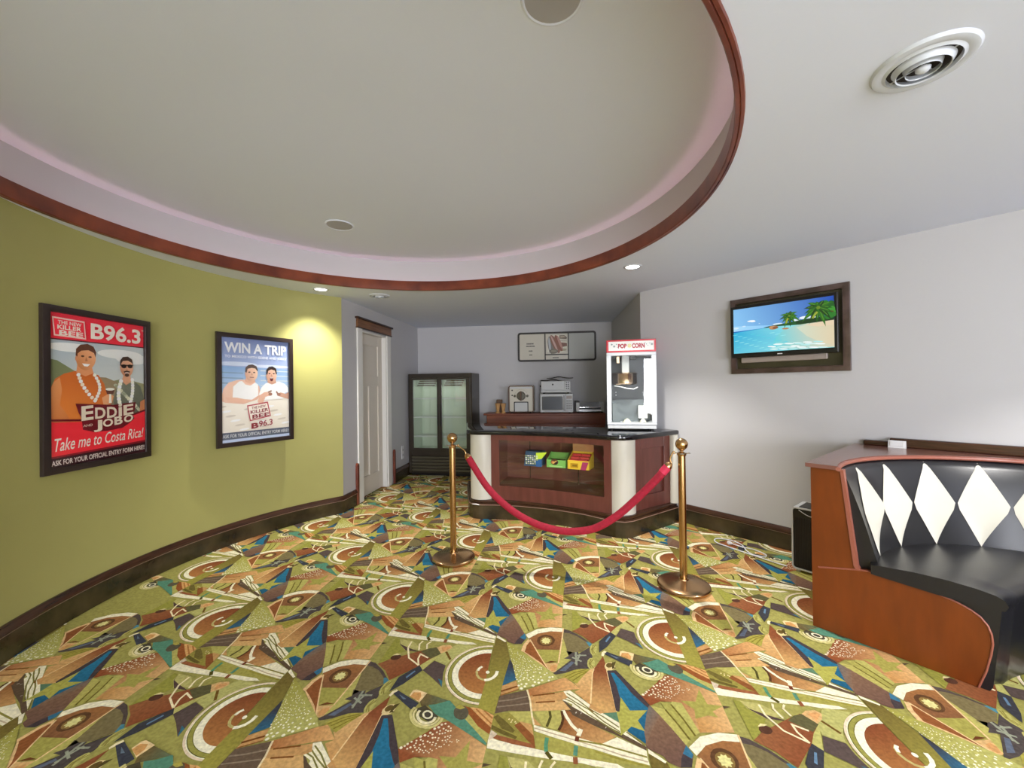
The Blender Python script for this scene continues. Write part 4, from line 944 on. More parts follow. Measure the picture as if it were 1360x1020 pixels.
mitt('oven_mitt', 'lower dark oven mitt lying flat on top of the small steel oven', 2.33, 0.26, BZ+0.3055+0.2005, 0.34, 0.4)
mitt('oven_mitt', 'upper dark oven mitt hanging over the right edge, on top of the other mitt', 2.47, 0.25, BZ+0.3055+0.2005+0.04, 0.42, 2.0)
# hot dog roller grill
rg = thing('roller_grill', 'chrome hot dog roller grill right of the microwave', 'roller grill', BT(2.715, 0.42), BD)
pt('base', rg, MT['steel'], 0.0, 0.43, 0.01, 0.36, 0.02, 0.055, 0.004)
pt('end_box', rg, MT['silver'], 0.0, 0.055, 0.0, 0.37, 0.02, 0.165, 0.006); pt('end_box', rg, MT['silver'], 0.385, 0.43, 0.0, 0.37, 0.02, 0.165, 0.006)
pt('cap', rg, MT['darkgrey'], -0.002, 0.057, -0.002, 0.372, 0.165, 0.18, 0.003)
for i in range(8): b = BM(); cyl(b, (0.055, 0.035+i*0.043, 0.085+i*0.008), (0.385, 0.035+i*0.043, 0.085+i*0.008), 0.016, 16); obj('roller', b, MT['chrome'], rg, smooth=0.8)
for x in (0.03, 0.40):
    for y in (0.04, 0.33): b = BM(); lathe(b, [(0, 0), (0.014, 0), (0.014, 0.021), (0, 0.021)], 12, (x, y, 0)); obj('foot', b, MT['black'], rg)
pt('drip_tray', rg, MT['whitetrim'], 0.06, 0.38, -0.012, 0.02, 0.03, 0.042, 0.002)

# menu board
mb = thing('menu_board', 'black-framed white menu board with a hot dog picture on the back wall', 'menu board', (*BW(1.768, 0.034), 1.826), BD)
MW_, MH_ = 1.30, 0.49
b = BM(); ringprism(b, rrect(0, MW_, 0, MH_, 0.045), rrect(0.03, MW_-0.03, 0.03, MH_-0.03, 0.02), 0, 0.032); obj('frame', b, MT['menuframe'], mb, smooth=0.6)
for x0, x1, z0, z1 in ((0.024, 0.452, 0.024, MH_-0.024), (0.466, 0.838, 0.118, MH_-0.024), (0.466, 0.838, 0.024, 0.104), (0.852, MW_-0.024, 0.024, MH_-0.024)):
    b = BM(); box(b, x0, x1, 0.012, 0.02, z0, z1); obj('panel', b, MT['bone'] if x0 != 0.852 else MT['greyp'] if 'greyp' in MT else MT['bone'], mb)
for x0, x1, z0, z1 in ((0.45, 0.468, 0.024, MH_-0.024), (0.836, 0.854, 0.024, MH_-0.024), (0.466, 0.838, 0.102, 0.12)):
    b = BM(); box(b, x0, x1, 0.004, 0.022, z0, z1, 0.002); obj('divider', b, MT['menuframe'], mb)
def dashes(cx, cz, w, h, n):
    a = Art(0.0003)
    for i in range(n): x = cx-w/2+w*i/n; a.rect(x, x+w/n*0.72, cz-h/2, cz+h/2, '2c2822')
    a.build('menu_line', MT['print'], mb, Matrix.Translation((0, 0.0116, 0)))
dashes(0.21, 0.30, 0.12, 0.022, 6); dashes(0.215, 0.258, 0.15, 0.02, 9); dashes(0.218, 0.178, 0.065, 0.02, 4); dashes(0.22, 0.112, 0.05, 0.02, 3); dashes(0.635, 0.06, 0.10, 0.018, 7)
# hot dog drawing
a = Art(0.0003)
a.poly([(0.49, 0.16), (0.50, 0.30), (0.53, 0.42), (0.60, 0.445), (0.72, 0.43), (0.80, 0.41), (0.82, 0.35), (0.82, 0.20), (0.76, 0.15), (0.62, 0.125)], 'e2dccc')
a.poly([(0.70, 0.43), (0.78, 0.43), (0.825, 0.39), (0.815, 0.365), (0.70, 0.375)], '6a5444'); a.poly([(0.715, 0.42), (0.775, 0.42), (0.80, 0.395), (0.715, 0.388)], 'b8a890')
for z in (0.35, 0.335): a.stroke([(0.70, z), (0.82, z-0.005)], 0.006, '8a7864')
a.poly([(0.72, 0.31), (0.82, 0.30), (0.825, 0.25), (0.74, 0.235)], '7a4630')
a.poly([(0.70, 0.215), (0.82, 0.205), (0.80, 0.17), (0.68, 0.16)], 'b0a488')
a.ell(0.555, 0.27, 0.05, 0.15, '77706a', 22, 0.12); a.ell(0.535, 0.28, 0.018, 0.12, 'b8bcc0', 16, 0.1)
a.ell(0.625, 0.285, 0.05, 0.165, '8a5a44', 24, 0.42); a.ell(0.615, 0.29, 0.016, 0.15, 'caa49a', 20, 0.40)
a.ell(0.685, 0.30, 0.042, 0.145, '8a4c34', 24, 0.38); a.ell(0.705, 0.31, 0.02, 0.125, 'b9877a', 20, 0.36)
a.ell(0.60, 0.165, 0.075, 0.04, '6c6250', 20); a.ell(0.605, 0.17, 0.05, 0.02, '8c8470', 16)
a.build('hot_dog_picture', MT['print'], mb, Matrix.Translation((0, 0.0116, 0)))
pt('wall_outlet', None, MT['whitepl'], -0.04, 0.04, -0.009, -0.0005, 0.30, 0.505, 0.003).matrix_world = frame((*LW(1.735), 0), LD)
ol = bpy.data.objects['wall_outlet']; tag(ol, 'white wall plate low on the wall between door and cooler', 'outlet')
b = BM()
for z in (0.36, 0.44): box(b, -0.012, -0.006, -0.0105, -0.008, z-0.015, z+0.015); box(b, 0.006, 0.012, -0.0105, -0.008, z-0.015, z+0.015)
obj('socket_slot', b, MT['darkgrey'], ol)
# ------------------------------------------------------------------ posters
class Poster(Art):
    def __init__(s, w, h): super().__init__(0.00008); s.w = w; s.h = h
    def m(s, p): return (p[0]*s.w, (1-p[1])*s.h)
    def poly(s, pts, col, col2=None, g=None):
        B = lambda c: hexc(c, 1.5) if isinstance(c, str) else c
        if col2 is not None and isinstance(col2, str): col2 = tuple(int(255*min(1, (int(col2[i:i+2], 16)/255)*1.2)) for i in (0, 2, 4))
        return super().poly([(min(s.w, max(0, x)), min(s.h, max(0, z))) for x, z in pts], B(col), col2, g)
    def P(s, pts, c, c2=None, g=None): return s.poly([s.m(p) for p in pts], c, c2, None if g is None else tuple(s.m(p) for p in g))
    def E(s, u, v, ru, rv, c, rot=0.0, n=22, c2=None, g=None): return s.ell(u*s.w, (1-v)*s.h, ru*s.w, rv*s.h, c, n, rot, c2, None if g is None else tuple(s.m(p) for p in g))
    def S(s, pts, w, c): return s.stroke([s.m(p) for p in pts], w*s.w, c)
    def T(s, txt, u0, u1, v0, v1, c, bold=0.03, shear=0.0, dv=0.0, dv2=None):
        """dv: how far the right end rises"""
        d2 = dv if dv2 is None else dv2
        return s.text(txt, 0, 1, 0, 1, c, bold*0.6, shear, quad=(s.m((u0, v1)), s.m((u1, v1-dv)), s.m((u1, v0-d2)), s.m((u0, v0))))
def poster(name, label, base, ang, t, w, z0, z1, draw, tilt=0.0):
    bx, by = base[0]*t, base[1]*t; W_, H_ = w*t, (z1-z0)*t; zz = CAM_H+z0*t
    o = thing(name, label, 'poster', (bx, by, zz), (cos(ang), sin(ang)), 'framed posters on the lime wall')
    fw_ = 0.042
    b = BM(); picture_frame(b, W_, H_, fw_, 0, 0.032, 0.006); obj('frame', b, MT['frame'], o, smooth=0.5)
    b = BM(); box(b, 0.01, W_-0.01, 0.022, 0.03, 0.01, H_-0.01); obj('backing_board', b, MT['black'], o)
    a = Poster(W_-2*fw_+0.004, H_-2*fw_+0.004); draw(a); a.build('print', MT['print'], o, Matrix.Translation((fw_-0.002, 0.020, fw_-0.002)))
    b = BM(); box(b, fw_-0.003, W_-fw_+0.003, 0.0085, 0.0105, fw_-0.003, H_-fw_+0.003); obj('glass_pane', b, MT['posterglass'], o)
    return o
def draw1(a):
    a.P([(0, 0), (1, 0), (1, 1), (0, 1)], 'd8283a')
    a.P([(0, .172), (1, .172), (1, .72), (0, .72)], '96a4ac', 'c6c8c2', ((.3, .172), (.6, .62)))
    for u, v, ru, rv in ((.72, .24, .26, .035), (.86, .27, .2, .04), (.2, .22, .22, .03)): a.E(u, v, ru, rv, 'd0d2d0')
    a.P([(0, .30), (.08, .31), (.2, .36), (.3, .40), (.5, .42), (.62, .44), (.75, .42), (1, .46), (1, .72), (0, .72)], '66704c', '8a8a66', ((0, .3), (.6, .72)))
    a.P([(.3, .41), (.55, .415), (.68, .45), (.68, .72), (.3, .72)], '8a7a5e')
    a.S([(0, .172), (1, .172)], .012, '5a1420')
    # man on the left : bare arms, orange top
    a.P([(.0, .72), (.0, .60), (.015, .50), (.06, .43), (.14, .395), (.24, .375), (.36, .375), (.47, .40), (.53, .46), (.56, .54), (.60, .60), (.55, .72)], 'b85c24', 'd07a34', ((.3, .38), (.2, .7)))
    a.P([(.0, .62), (.01, .52), (.05, .45), (.1, .42), (.12, .50), (.10, .60), (.16, .66), (.2, .72), (0, .72)], 'd08a54', 'c0703a', ((0, .5), (.2, .7)))
    a.P([(.26, .33), (.40, .34), (.42, .385), (.34, .41), (.25, .385)], 'c8865a')
    a.E(.345, .285, .098, .083, 'd49a70', -.1, 26, 'b87848', ((.42, .25), (.26, .32)))
    a.P([(.245, .27), (.25, .225), (.29, .195), (.36, .185), (.42, .20), (.448, .24), (.44, .275), (.425, .245), (.37, .228), (.30, .235), (.265, .255), (.262, .285)], '5a3422')
    a.E(.312, .272, .017, .006, '4a2c1c'); a.E(.385, .275, .017, .006, '4a2c1c'); a.P([(.345, .275), (.362, .305), (.335, .305)], 'a86a40')
    a.P([(.305, .322), (.385, .325), (.36, .342), (.325, .34)], 'f0e4d8'); a.E(.252, .29, .012, .018, 'c0805a')
    for i in range(9):
        t = i/8; a.E(.27+.10*t*t+.06*t, .40+.18*t, .020, .012, ('f0e8dc', 'e4c8b4')[i % 2], .6); a.E(.43+.05*sin(3*t), .40+.17*t, .018, .012, ('e8d8c8', 'f4ece0')[i % 2], -.5)
    a.P([(.50, .56), (.58, .53), (.63, .55), (.61, .60), (.52, .62)], 'd09468'); a.P([(.54, .50), (.64, .50), (.625, .535), (.555, .535)], '5c3426'); a.E(.59, .50, .05, .010, 'e8dccb')
    a.P([(.58, .535), (.60, .535), (.605, .60), (.575, .60)], 'e0d8c8')
    # man on the right : sunglasses, patterned shirt
    a.P([(.62, .72), (.63, .58), (.655, .50), (.70, .455), (.78, .43), (.88, .445), (.95, .48), (.985, .55), (1, .62), (1, .72)], '6e7264', '545848', ((.7, .45), (.95, .7)))
    for i in range(26):
        u = .65+.32*((i*37) % 26)/26; v = .47+.22*((i*11) % 26)/26; a.E(u, v, .022, .011, ('a8aa92', '8c9078', 'c6c4ac')[i % 3], i)
    a.P([(.735, .40), (.82, .40), (.83, .445), (.77, .47), (.72, .44)], 'c49070')
    for i in range(10):
        t = i/9; a.E(.71-.03*sin(3*t), .44+.2*t, .024, .015, ('f4f0e4', 'dcd6c4')[i % 2], .5); a.E(.845+.02*sin(3*t)-.04*t, .43+.19*t, .022, .014, ('f4f0e4', 'e4dccb')[i % 2], -.5)
    a.P([(.94, .60), (1, .58), (1, .70), (.93, .70)], 'b8764e')
    a.E(.775, .335, .078, .073, 'd2a284', .05, 26, 'b07c5c', ((.82, .3), (.72, .38)))
    a.P([(.695, .325), (.70, .285), (.73, .258), (.79, .252), (.84, .272), (.858, .325), (.84, .30), (.79, .283), (.73, .288), (.71, .31)], '3c2a22')
    a.E(.742, .328, .032, .015, '281a18'); a.E(.815, .326, .032, .015, '281a18'); a.S([(.70, .32), (.85, .318)], .012, '281a18')
    a.P([(.775, .335), (.79, .358), (.765, .358)], 'b07c5c'); a.S([(.742, .372), (.775, .364), (.81, .370)], .016, '4c342a'); a.E(.777, .393, .026, .013, '4c342a'); a.S([(.755, .377), (.80, .376)], .009, 'e8dcd2')
    # red base, logo
    a.P([(0, .705), (.05, .712), (.3, .72), (.3, .745), (.7, .745), (.75, .70), (1, .675), (1, .945), (0, .945)], 'e02834')
    a.S([(0, .695), (.3, .71)], .02, '7a1020'); a.S([(.7, .725), (1, .668)], .02, '7a1020')
    a.P([(.23, .595), (.62, .615), (.88, .60), (.87, .66), (.84, .70), (.865, .725), (.80, .76), (.72, .79), (.55, .80), (.42, .80), (.30, .775), (.285, .69), (.26, .66)], '64101c')
    a.T('E', .285, .405, .615, .715, 'f0e4cc', .05, dv=.005); a.T('D', .42, .53, .628, .708, 'f0e4cc', .05); a.T('D', .545, .655, .628, .708, 'f0e4cc', .05); a.T('i', .672, .715, .61, .705, 'f0e4cc', .05, dv=.004); a.T('E', .73, .85, .622, .70, 'f0e4cc', .05, dv=.01)
    a.T('AND', .30, .395, .742, .758, 'e4c8b8', .03, dv=.004)
    a.T('J', .405, .495, .718, .80, 'f0e4cc', .05); a.T('O', .50, .61, .715, .772, 'f0e4cc', .05, dv=.004); a.T('B', .625, .72, .705, .765, 'f0e4cc', .05, dv=.006); a.T('O', .735, .845, .70, .755, 'f0e4cc', .05, dv=.01)
    a.T('Take me to Costa Rica!', .04, .975, .815, .90, 'f6ece0', .012, .28, dv=.022, dv2=.012)
    a.P([(0, .93), (1, .905), (1, 1), (0, 1)], '781420'); a.P([(0, .942), (1, .92), (1, 1), (0, 1)], '301018')
    a.T('ASK FOR YOUR OFFICIAL ENTRY FORM HERE!!', .015, .985, .956, .99, 'e8dcd4', .03, dv=.014)
    # header
    a.P([(.025, .03), (.32, .035), (.335, .158), (.04, .152)], 'e8b0a8'); a.P([(.037, .040), (.31, .045), (.323, .149), (.052, .143)], 'd8283a')
    a.T('THE NEW', .075, .29, .049, .073, 'f2e6da', .04, dv=-.003); a.T('KILLER', .07, .29, .078, .106, 'f2e6da', .05, dv=-.002); a.T('BEE', .085, .305, .112, .145, 'f2e6da', .05, dv=-.002)
    a.T('B96.3', .38, .945, .035, .150, 'f4e8dc', .05); a.T('TM', .955, .98, .035, .045, 'f4e8dc', .01)
def draw2(a):
    a.P([(0, 0), (1, 0), (1, .30), (0, .30)], '66749e', '92a0c0', ((.5, 0), (.5, .3)))
    for u, v, ru, rv in ((.2, .25, .3, .02), (.7, .265, .34, .015)): a.E(u, v, ru, rv, 'b6bfd2')
    a.P([(0, .275), (1, .29), (1, .60), (0, .60)], '7896bc', 'a8bcd0', ((.5, .28), (.5, .5)))
    for i in range(7): a.S([(.0 if i % 2 else .55, .31+.025*i), (.3 if i % 2 else 1, .315+.025*i)], .016, ('d4dde6', '8fa8c4')[i % 2])
    a.P([(0, .53), (.3, .55), (1, .57), (1, 1), (0, 1)], 'd6d0c6', 'c6beb2', ((.5, .55), (.5, .9)))
    for i in range(16):
        u = ((i*29) % 16)/16; v = .66+.24*((i*7) % 16)/16; a.E(u, v, .07, .010, ('b8b0a4', 'e2ded6')[i % 2], .1)
    # left man, white vest
    a.P([(.0, .60), (.03, .49), (.10, .43), (.22, .405), (.34, .40), (.46, .42), (.53, .47), (.55, .55), (.50, .60), (.3, .64), (.05, .62)], 'd8b4a0', 'c49c88', ((.1, .4), (.4, .62)))
    a.P([(.15, .58), (.16, .47), (.24, .42), (.28, .415), (.33, .45), (.40, .46), (.47, .43), (.51, .45), (.515, .56), (.42, .60), (.25, .59)], 'eceae8', 'd6d4d4', ((.2, .44), (.4, .6)))
    a.P([(.05, .57), (.2, .575), (.36, .60), (.33, .63), (.1, .615)], 'cda48e')
    a.P([(.34, .375), (.46, .38), (.47, .425), (.40, .445), (.32, .42)], 'c49a84')
    a.E(.415, .34, .092, .078, 'd8b49e', 0, 26, 'b88e78', ((.48, .32), (.34, .37)))
    a.P([(.325, .325), (.33, .285), (.37, .258), (.43, .25), (.49, .268), (.512, .31), (.50, .315), (.47, .29), (.42, .285), (.36, .295), (.345, .335)], '4e3e38')
    a.E(.385, .328, .016, .006, '3c2c28'); a.E(.455, .33, .016, .006, '3c2c28'); a.P([(.42, .33), (.435, .358), (.408, .358)], 'b08a74'); a.S([(.39, .378), (.45, .380)], .012, 'a06860')
    # right man, white tee, mouth open, thumbs pointing at himself
    a.P([(.52, .55), (.56, .48), (.62, .44), (.70, .42), (.84, .42), (.93, .445), (.985, .485), (.99, .53), (.93, .54), (.90, .60), (.60, .61)], 'f2f0ee', 'd8d8da', ((.7, .44), (.8, .6)))
    a.P([(.50, .62), (.53, .56), (.60, .53), (.66, .525), (.71, .535), (.69, .565), (.62, .575), (.58, .64), (.53, .65)], 'c8a08c'); a.P([(.94, .55), (1, .53), (1, .61), (.96, .60), (.84, .575), (.81, .55), (.86, .535)], 'b48c7a')
    a.S([(.66, .53), (.715, .515)], .022, '9c7464'); a.S([(.81, .545), (.79, .522)], .022, '9c7464'); a.E(.695, .55, .03, .016, '8c6454'); a.E(.83, .555, .03, .016, '8c6454')
    a.P([(.66, .40), (.78, .40), (.79, .435), (.72, .45), (.65, .43)], 'b08a78')
    a.E(.715, .355, .082, .082, 'd0aa96', 0, 26, 'b08672', ((.77, .33), (.66, .39)))
    a.P([(.635, .345), (.635, .30), (.675, .268), (.735, .262), (.79, .285), (.802, .34), (.785, .345), (.77, .305), (.71, .295), (.665, .31), (.652, .35)], '2e2624')
    a.E(.683, .338, .016, .006, '2e2220'); a.E(.752, .338, .016, .006, '2e2220'); a.P([(.715, .34), (.73, .365), (.702, .365)], 'a67c68'); a.E(.716, .395, .026, .021, '5a2428'); a.S([(.698, .382), (.735, .382)], .012, 'f0e8e4')
    # lettering
    a.T('WIN A TRIP', .045, .955, .045, .145, 'f0f2f6', .05); a.T('TO MEXICO WITH EDDIE AND JOBO!', .05, .955, .168, .20, 'f4f6fa', .03)
    a.P([(.345, .655), (.655, .625), (.70, .775), (.385, .812)], '9c3c44'); a.P([(.362, .665), (.642, .639), (.682, .768), (.397, .80)], 'cfc6bc')
    a.T('THE NEW', .41, .62, .672, .697, '8c2c38', .03, dv=.018); a.T('KILLER', .395, .66, .708, .742, '8c2c38', .05, dv=.02); a.T('BEE', .42, .675, .752, .792, '8c2c38', .05, dv=.022)
    a.T('B', .405, .51, .835, .89, '94303a', .06, dv=.006); a.T('96.3', .515, .725, .815, .878, 'a04850', .04, dv=.012)
    a.P([(0, .905), (1, .905), (1, .972), (0, .972)], '4c5260'); a.T('ASK FOR YOUR OFFICIAL ENTRY FORM HERE!!', .015, .985, .922, .955, 'd6d8dc', .03); a.P([(0, .972), (1, .972), (1, 1), (0, 1)], 'a4b0c6')
poster('framed_poster', 'black-framed red poster of two men in flower garlands, the larger one on the lime wall', (-2.6128, 2.2584), 1.5686, 1.043, 0.674, -0.4744, 0.4983, draw1)
poster('framed_poster', 'dark-framed pale beach poster reading WIN A TRIP, beside the downlight glow on the lime wall', (-2.417, 3.3192), 1.0929, 1.068, 0.669, -0.4854, 0.4806, draw2)

# ------------------------------------------------------------------ television in its wall frame
tv = thing('television', 'flat television with a tropical beach picture in a brown frame on white wall', 'television', (*RW(0.98), 1.505), (WD.x, WD.y))
TW, TH = 0.868, 0.682
b = BM(); picture_frame(b, TW, TH, 0.046, -0.04, -0.001, 0.008); obj('wall_frame', b, MT['framebrown'], tv, smooth=0.5)['label'] = 'brown wooden frame'
b = BM(); box(b, 0.04, TW-0.04, -0.012, -0.001, 0.04, TH-0.04); obj('backing_panel', b, MT['tvback'], tv)
b = BM(); box(b, 0.09, 0.725, -0.045, -0.012, 0.098, 0.147, 0.006); obj('lower_shelf', b, MT['greyslab'], tv)
b = BM(); box(b, 0.25, 0.55, -0.07, -0.012, 0.25, 0.45); obj('mount', b, MT['black'], tv)
b = BM(); box(b, 0.028, 0.81, -0.10, -0.07, 0.143, 0.606, 0.006, 2); ts = obj('screen_case', b, MT['black'], tv)
b = BM(); box(b, 0.40, 0.436, -0.1016, -0.099, 0.155, 0.163, 0.0); obj('badge', b, MT['whitepl'], ts)
SW, SH, SX, SZ = 0.732, 0.397, 0.054, 0.182
a = Art(0.0001)
def scr(u, v): return (u*SW, (1-v)*SH)
def sp_(pts, c, c2=None, g=None): a.poly([scr(*p) for p in pts], c, c2, None if g is None else (scr(*g[0]), scr(*g[1])))
sp_([(0, 0), (1, 0), (1, .56), (0, .56)], '0c46b0', '8ccbf8', ((.8, .0), (.05, .62)))
sp_([(0, .38), (.5, .45), (.5, .56), (0, .56)], 'aadcfb', '84c6f8', ((0, .5), (.5, .5)))
for u, v, ru, rv, c in ((.20, .30, .042, .02, 'eef6fd'), (.22, .31, .03, .018, 'ffffff'), (.03, .43, .03, .02, 'd8eefc'), (.12, .40, .02, .012, 'd0eafc'), (.48, .43, .05, .02, 'd8ecfa'), (.66, .39, .035, .025, 'e6f2fb'), (.74, .36, .05, .03, 'eef6fc'), (.80, .37, .05, .025, 'd8e8f6'), (.29, .375, .008, .006, 'd8ecfa')):
    x, z = scr(u, v); a.ell(x, z, ru*SW, rv*SH, c, 16)
sp_([(0, .50), (.35, .485), (.36, .51), (0, .56)], '1a6cc0', '2c9ed4', ((0, .5), (.3, .5)))
sp_([(0, .53), (.36, .49), (.7, .47), (1, .46), (1, 1), (0, 1)], '22b0dc', '9ae8e8', ((.1, .52), (.35, .98)))
sp_([(.33, .478), (.40, .455), (.5, .44), (.62, .42), (.7, .40), (.8, .385), (.9, .38), (1, .39), (1, .50), (.7, .495), (.5, .478), (.36, .49)], '1e4a2a', '2f6a34', ((.4, .45), (1, .45)))
sp_([(.42, .90), (.46, .70), (.54, .56), (.66, .50), (.8, .48), (1, .455), (1, .99), (.6, .99)], '62d2de', 'ddd2b4', ((.44, .72), (.86, .72)))
sp_([(.66, .54), (.8, .50), (1, .46), (1, .95), (.9, .9), (.76, .74)], 'cfdcc8', 'e0d0ae', ((.66, .66), (.95, .66)))
sp_([(.74, .51), (1, .455), (1, .56), (.86, .57)], 'e6d2b4')
sp_([(.66, .42), (.8, .39), (1, .38), (1, .47), (.8, .485), (.66, .47)], '1c3c20')
for i in range(30):
    u = .02+.55*((i*17) % 30)/30; v = .58+.38*((i*7) % 30)/30; x, z = scr(u, v); a.ell(x, z, .03*SW, .007*SH, ('7adcea', '5cd0e2', '9ae6ec')[i % 3], 10, .1)
for i in range(26):
    u = .42+.5*i/26; v = .90+.06*sin(i*1.3)+.03*(i/26); x, z = scr(u, v); a.ell(x, z, .045*SW, .014*SH, ('f4fcfb', 'd8f2f0', 'b4e8e8')[i % 3], 12, -.1)
for u, v, ru, rv, c in ((.44, .50, .045, .04, 'b07850'), (.425, .49, .03, .03, 'c89468'), (.46, .505, .03, .025, '8c5a3a'), (.56, .545, .035, .018, 'b87e52')):
    x, z = scr(u, v); a.ell(x, z, ru*SW, rv*SH, c, 14)
def palm(cu, cv, r, trunk, n=11):
    a.stroke([scr(*p) for p in trunk], .012*SW, '5c4426')
    cx, cz = scr(cu, cv)
    for i in range(n):
        t = 2*pi*i/n+.25; L = r*SW*(.85+.3*((i*5) % 3)/2); up_ = []; dn = []
        for k in range(8):
            q = k/7; x = cx+L*q*cos(t); z = cz+L*q*sin(t)*.9-.38*L*q*q; w = r*SW*.17*sin(pi*min(1, .12+q*.88))*(1.1-q*.5); nx, nz = -sin(t), cos(t)
            up_.append((x+nx*w, z+nz*w)); dn.append((x-nx*w, z-nz*w))
        pl_ = [(min(SW, max(0, x)), min(SH, max(0, z))) for x, z in up_+dn[::-1]]
        a.poly(pl_, ('1f5a16', '2f6f1a', '173f14')[i % 3])
        a.stroke([((u[0]+d[0])/2, (u[1]+d[1])/2) for u, d in zip(up_, dn)][1:6], r*SW*.035, '5c9a2c')
    a.ell(cx, cz, r*SW*.12, r*SW*.12, '6a8a24', 10)
x, z = scr(.98, .22)
for i in range(16): a.ell(scr(.93+.07*((i*7) % 16)/16, .12+.30*((i*5) % 16)/16)[0], scr(0, .12+.30*((i*5) % 16)/16)[1], .028*SW, .05*SH, ('2c7a2a', '1e5c22', '3c9430')[i % 3], 9, i)
palm(.60, .29, .10, [(.59, .30), (.575, .38), (.57, .45)])
palm(.87, .20, .15, [(.87, .20), (.93, .27), (1.0, .31)], 13)
for (u0, v0, u1, v1, u2, v2) in ((.86, .28, .83, .36, .82, .40), (.59, .34, .575, .40, .57, .44)):
    a.stroke([scr(u0, v0), scr(u1, v1), scr(u2, v2)], .018*SW, 'a0a838')
a.build('screen', MT['screen'], ts, Matrix.Translation((SX, -0.1012, SZ)))['label'] = 'lit screen showing a palm beach'

# ------------------------------------------------------------------ stanchions and velvet rope
S0 = Vector((-0.50, 3.353)); S1 = Vector((1.185, 2.846)); RD = (S1-S0).normalized()
def stanchion(label, p, sgn):
    t = thing('stanchion_post', label, 'stanchion', (p.x, p.y, 0), (RD.x, RD.y), 'brass stanchion posts')
    b = BM(); lathe(b, [(0.0, 0.0), (0.172, 0.0), (0.176, 0.004), (0.176, 0.017), (0.172, 0.023), (0.165, 0.027), (0.12, 0.034), (0.06, 0.045), (0.034, 0.052), (0.030, 0.060), (0.0, 0.060)], 56); obj('base', b, MT['brassdull'], t, smooth=0.5)
    b = BM(); lathe(b, [(0.0, 0.058), (0.0255, 0.058), (0.0255, 0.925), (0.0, 0.925)], 28); obj('pole', b, MT['brass'], t, smooth=0.6)
    b = BM(); lathe(b, [(0.0, 0.918), (0.029, 0.918), (0.031, 0.922), (0.031, 0.932), (0.026, 0.938), (0.013, 0.944), (0.011, 0.95), (0.02, 0.958), (0.02, 0.962), (0.0, 0.964)], 28); obj('crown', b, MT['brass'], t, smooth=0.5)
    b = BM()
    for a0 in (0, pi/2, pi, 3*pi/2):
        c = (0.043*cos(a0), 0.043*sin(a0), 0.935); tube(b, [(c[0]+0.013*cos(q), c[1]+0.013*sin(q), c[2]) for q in [2*pi*i/14 for i in range(14)]], 0.0028, 6, closed=True)
    obj('rope_ring', b, MT['chrome'], t, smooth=1)
    b = BM(); ball(b, (0, 0, 0.997), 0.0425, 28, 18); obj('finial_ball', b, MT['brass'], t, smooth=2)
    return t
stanchion('brass stanchion post left of the snack counter, in front of the drinks cooler', S0, 1)
stanchion('brass stanchion post at the right end of the snack counter', S1, -1)
rope = thing('velvet_rope', 'crimson velvet rope hanging between the two brass posts', 'rope', (S0.x, S0.y, 0), (RD.x, RD.y))
SPAN = (S1-S0).length
def cat(pts, k=6):
    out = []; n = len(pts); Q = [Vector(p) for p in pts]
    for i in range(n-1):
        p0, p1, p2, p3 = Q[max(0, i-1)], Q[i], Q[i+1], Q[min(n-1, i+2)]
        for j in range(k):
            t = j/k; out.append(0.5*((2*p1)+(p2-p0)*t+(2*p0-5*p1+4*p2-p3)*t*t+(3*p1-p0-3*p2+p3)*t*t*t))
    out.append(Q[-1]); return out
def rx(x): return (x-S0.x)/RD.x
rp = [(rx(-0.362), 0, 0.838), (rx(-0.204), 0, 0.603), (rx(-0.027), 0, 0.447), (rx(0.145), 0, 0.357), (rx(0.312), 0, 0.317), (rx(0.442), 0, 0.314), (rx(0.600), 0, 0.352), (rx(0.755), 0, 0.457), (rx(0.904), 0, 0.607), (rx(1.023), 0, 0.742), (rx(1.062), 0, 0.792)]
b = BM(); tube(b, cat(rp), 0.0275, 16); obj('cord', b, MT['velvet'], rope, smooth=1)
def seg(p, q, r, n=16): b = BM(); tube(b, [p, q], r, n); return b
e0 = Vector(rp[0]); d0 = (e0-Vector(rp[1])).normalized(); e1 = Vector(rp[-1]); d1 = (e1-Vector(rp[-2])).normalized()
obj('end_cuff', seg(e1-d1*0.002, e1+d1*0.055, 0.0292), MT['velvetcuff'], rope, smooth=0.6)['label'] = 'pinkish red end cuff'
for e, d, r0_, tx in ((e0, d0, 0.0, 0.057), (e1+d1*0.053, d1, 0.0, SPAN-0.057)):
    b = BM(); tube(b, [e, e+d*0.012, e+d*0.036, e+d*0.04], [0.0285, 0.0285, 0.015, 0.008], 16); obj('end_cap', b, MT['brass'], rope, smooth=0.6)['label'] = 'brass end cap'
    s_ = e+d*0.04; m_ = Vector((tx, 0, 0.935)); b = BM()
    side = -1 if tx > 0.5 else 1
    tube(b, cat([s_, s_*0.6+m_*0.4+Vector((side*0.012, 0, 0)), m_+Vector((side*0.004, 0, -0.006)), m_+Vector((-side*0.006, 0, 0.008)), m_+Vector((-side*0.010, 0, -0.010))], 5), 0.006, 8); obj('snap_hook', b, MT['brass'], rope, smooth=1)

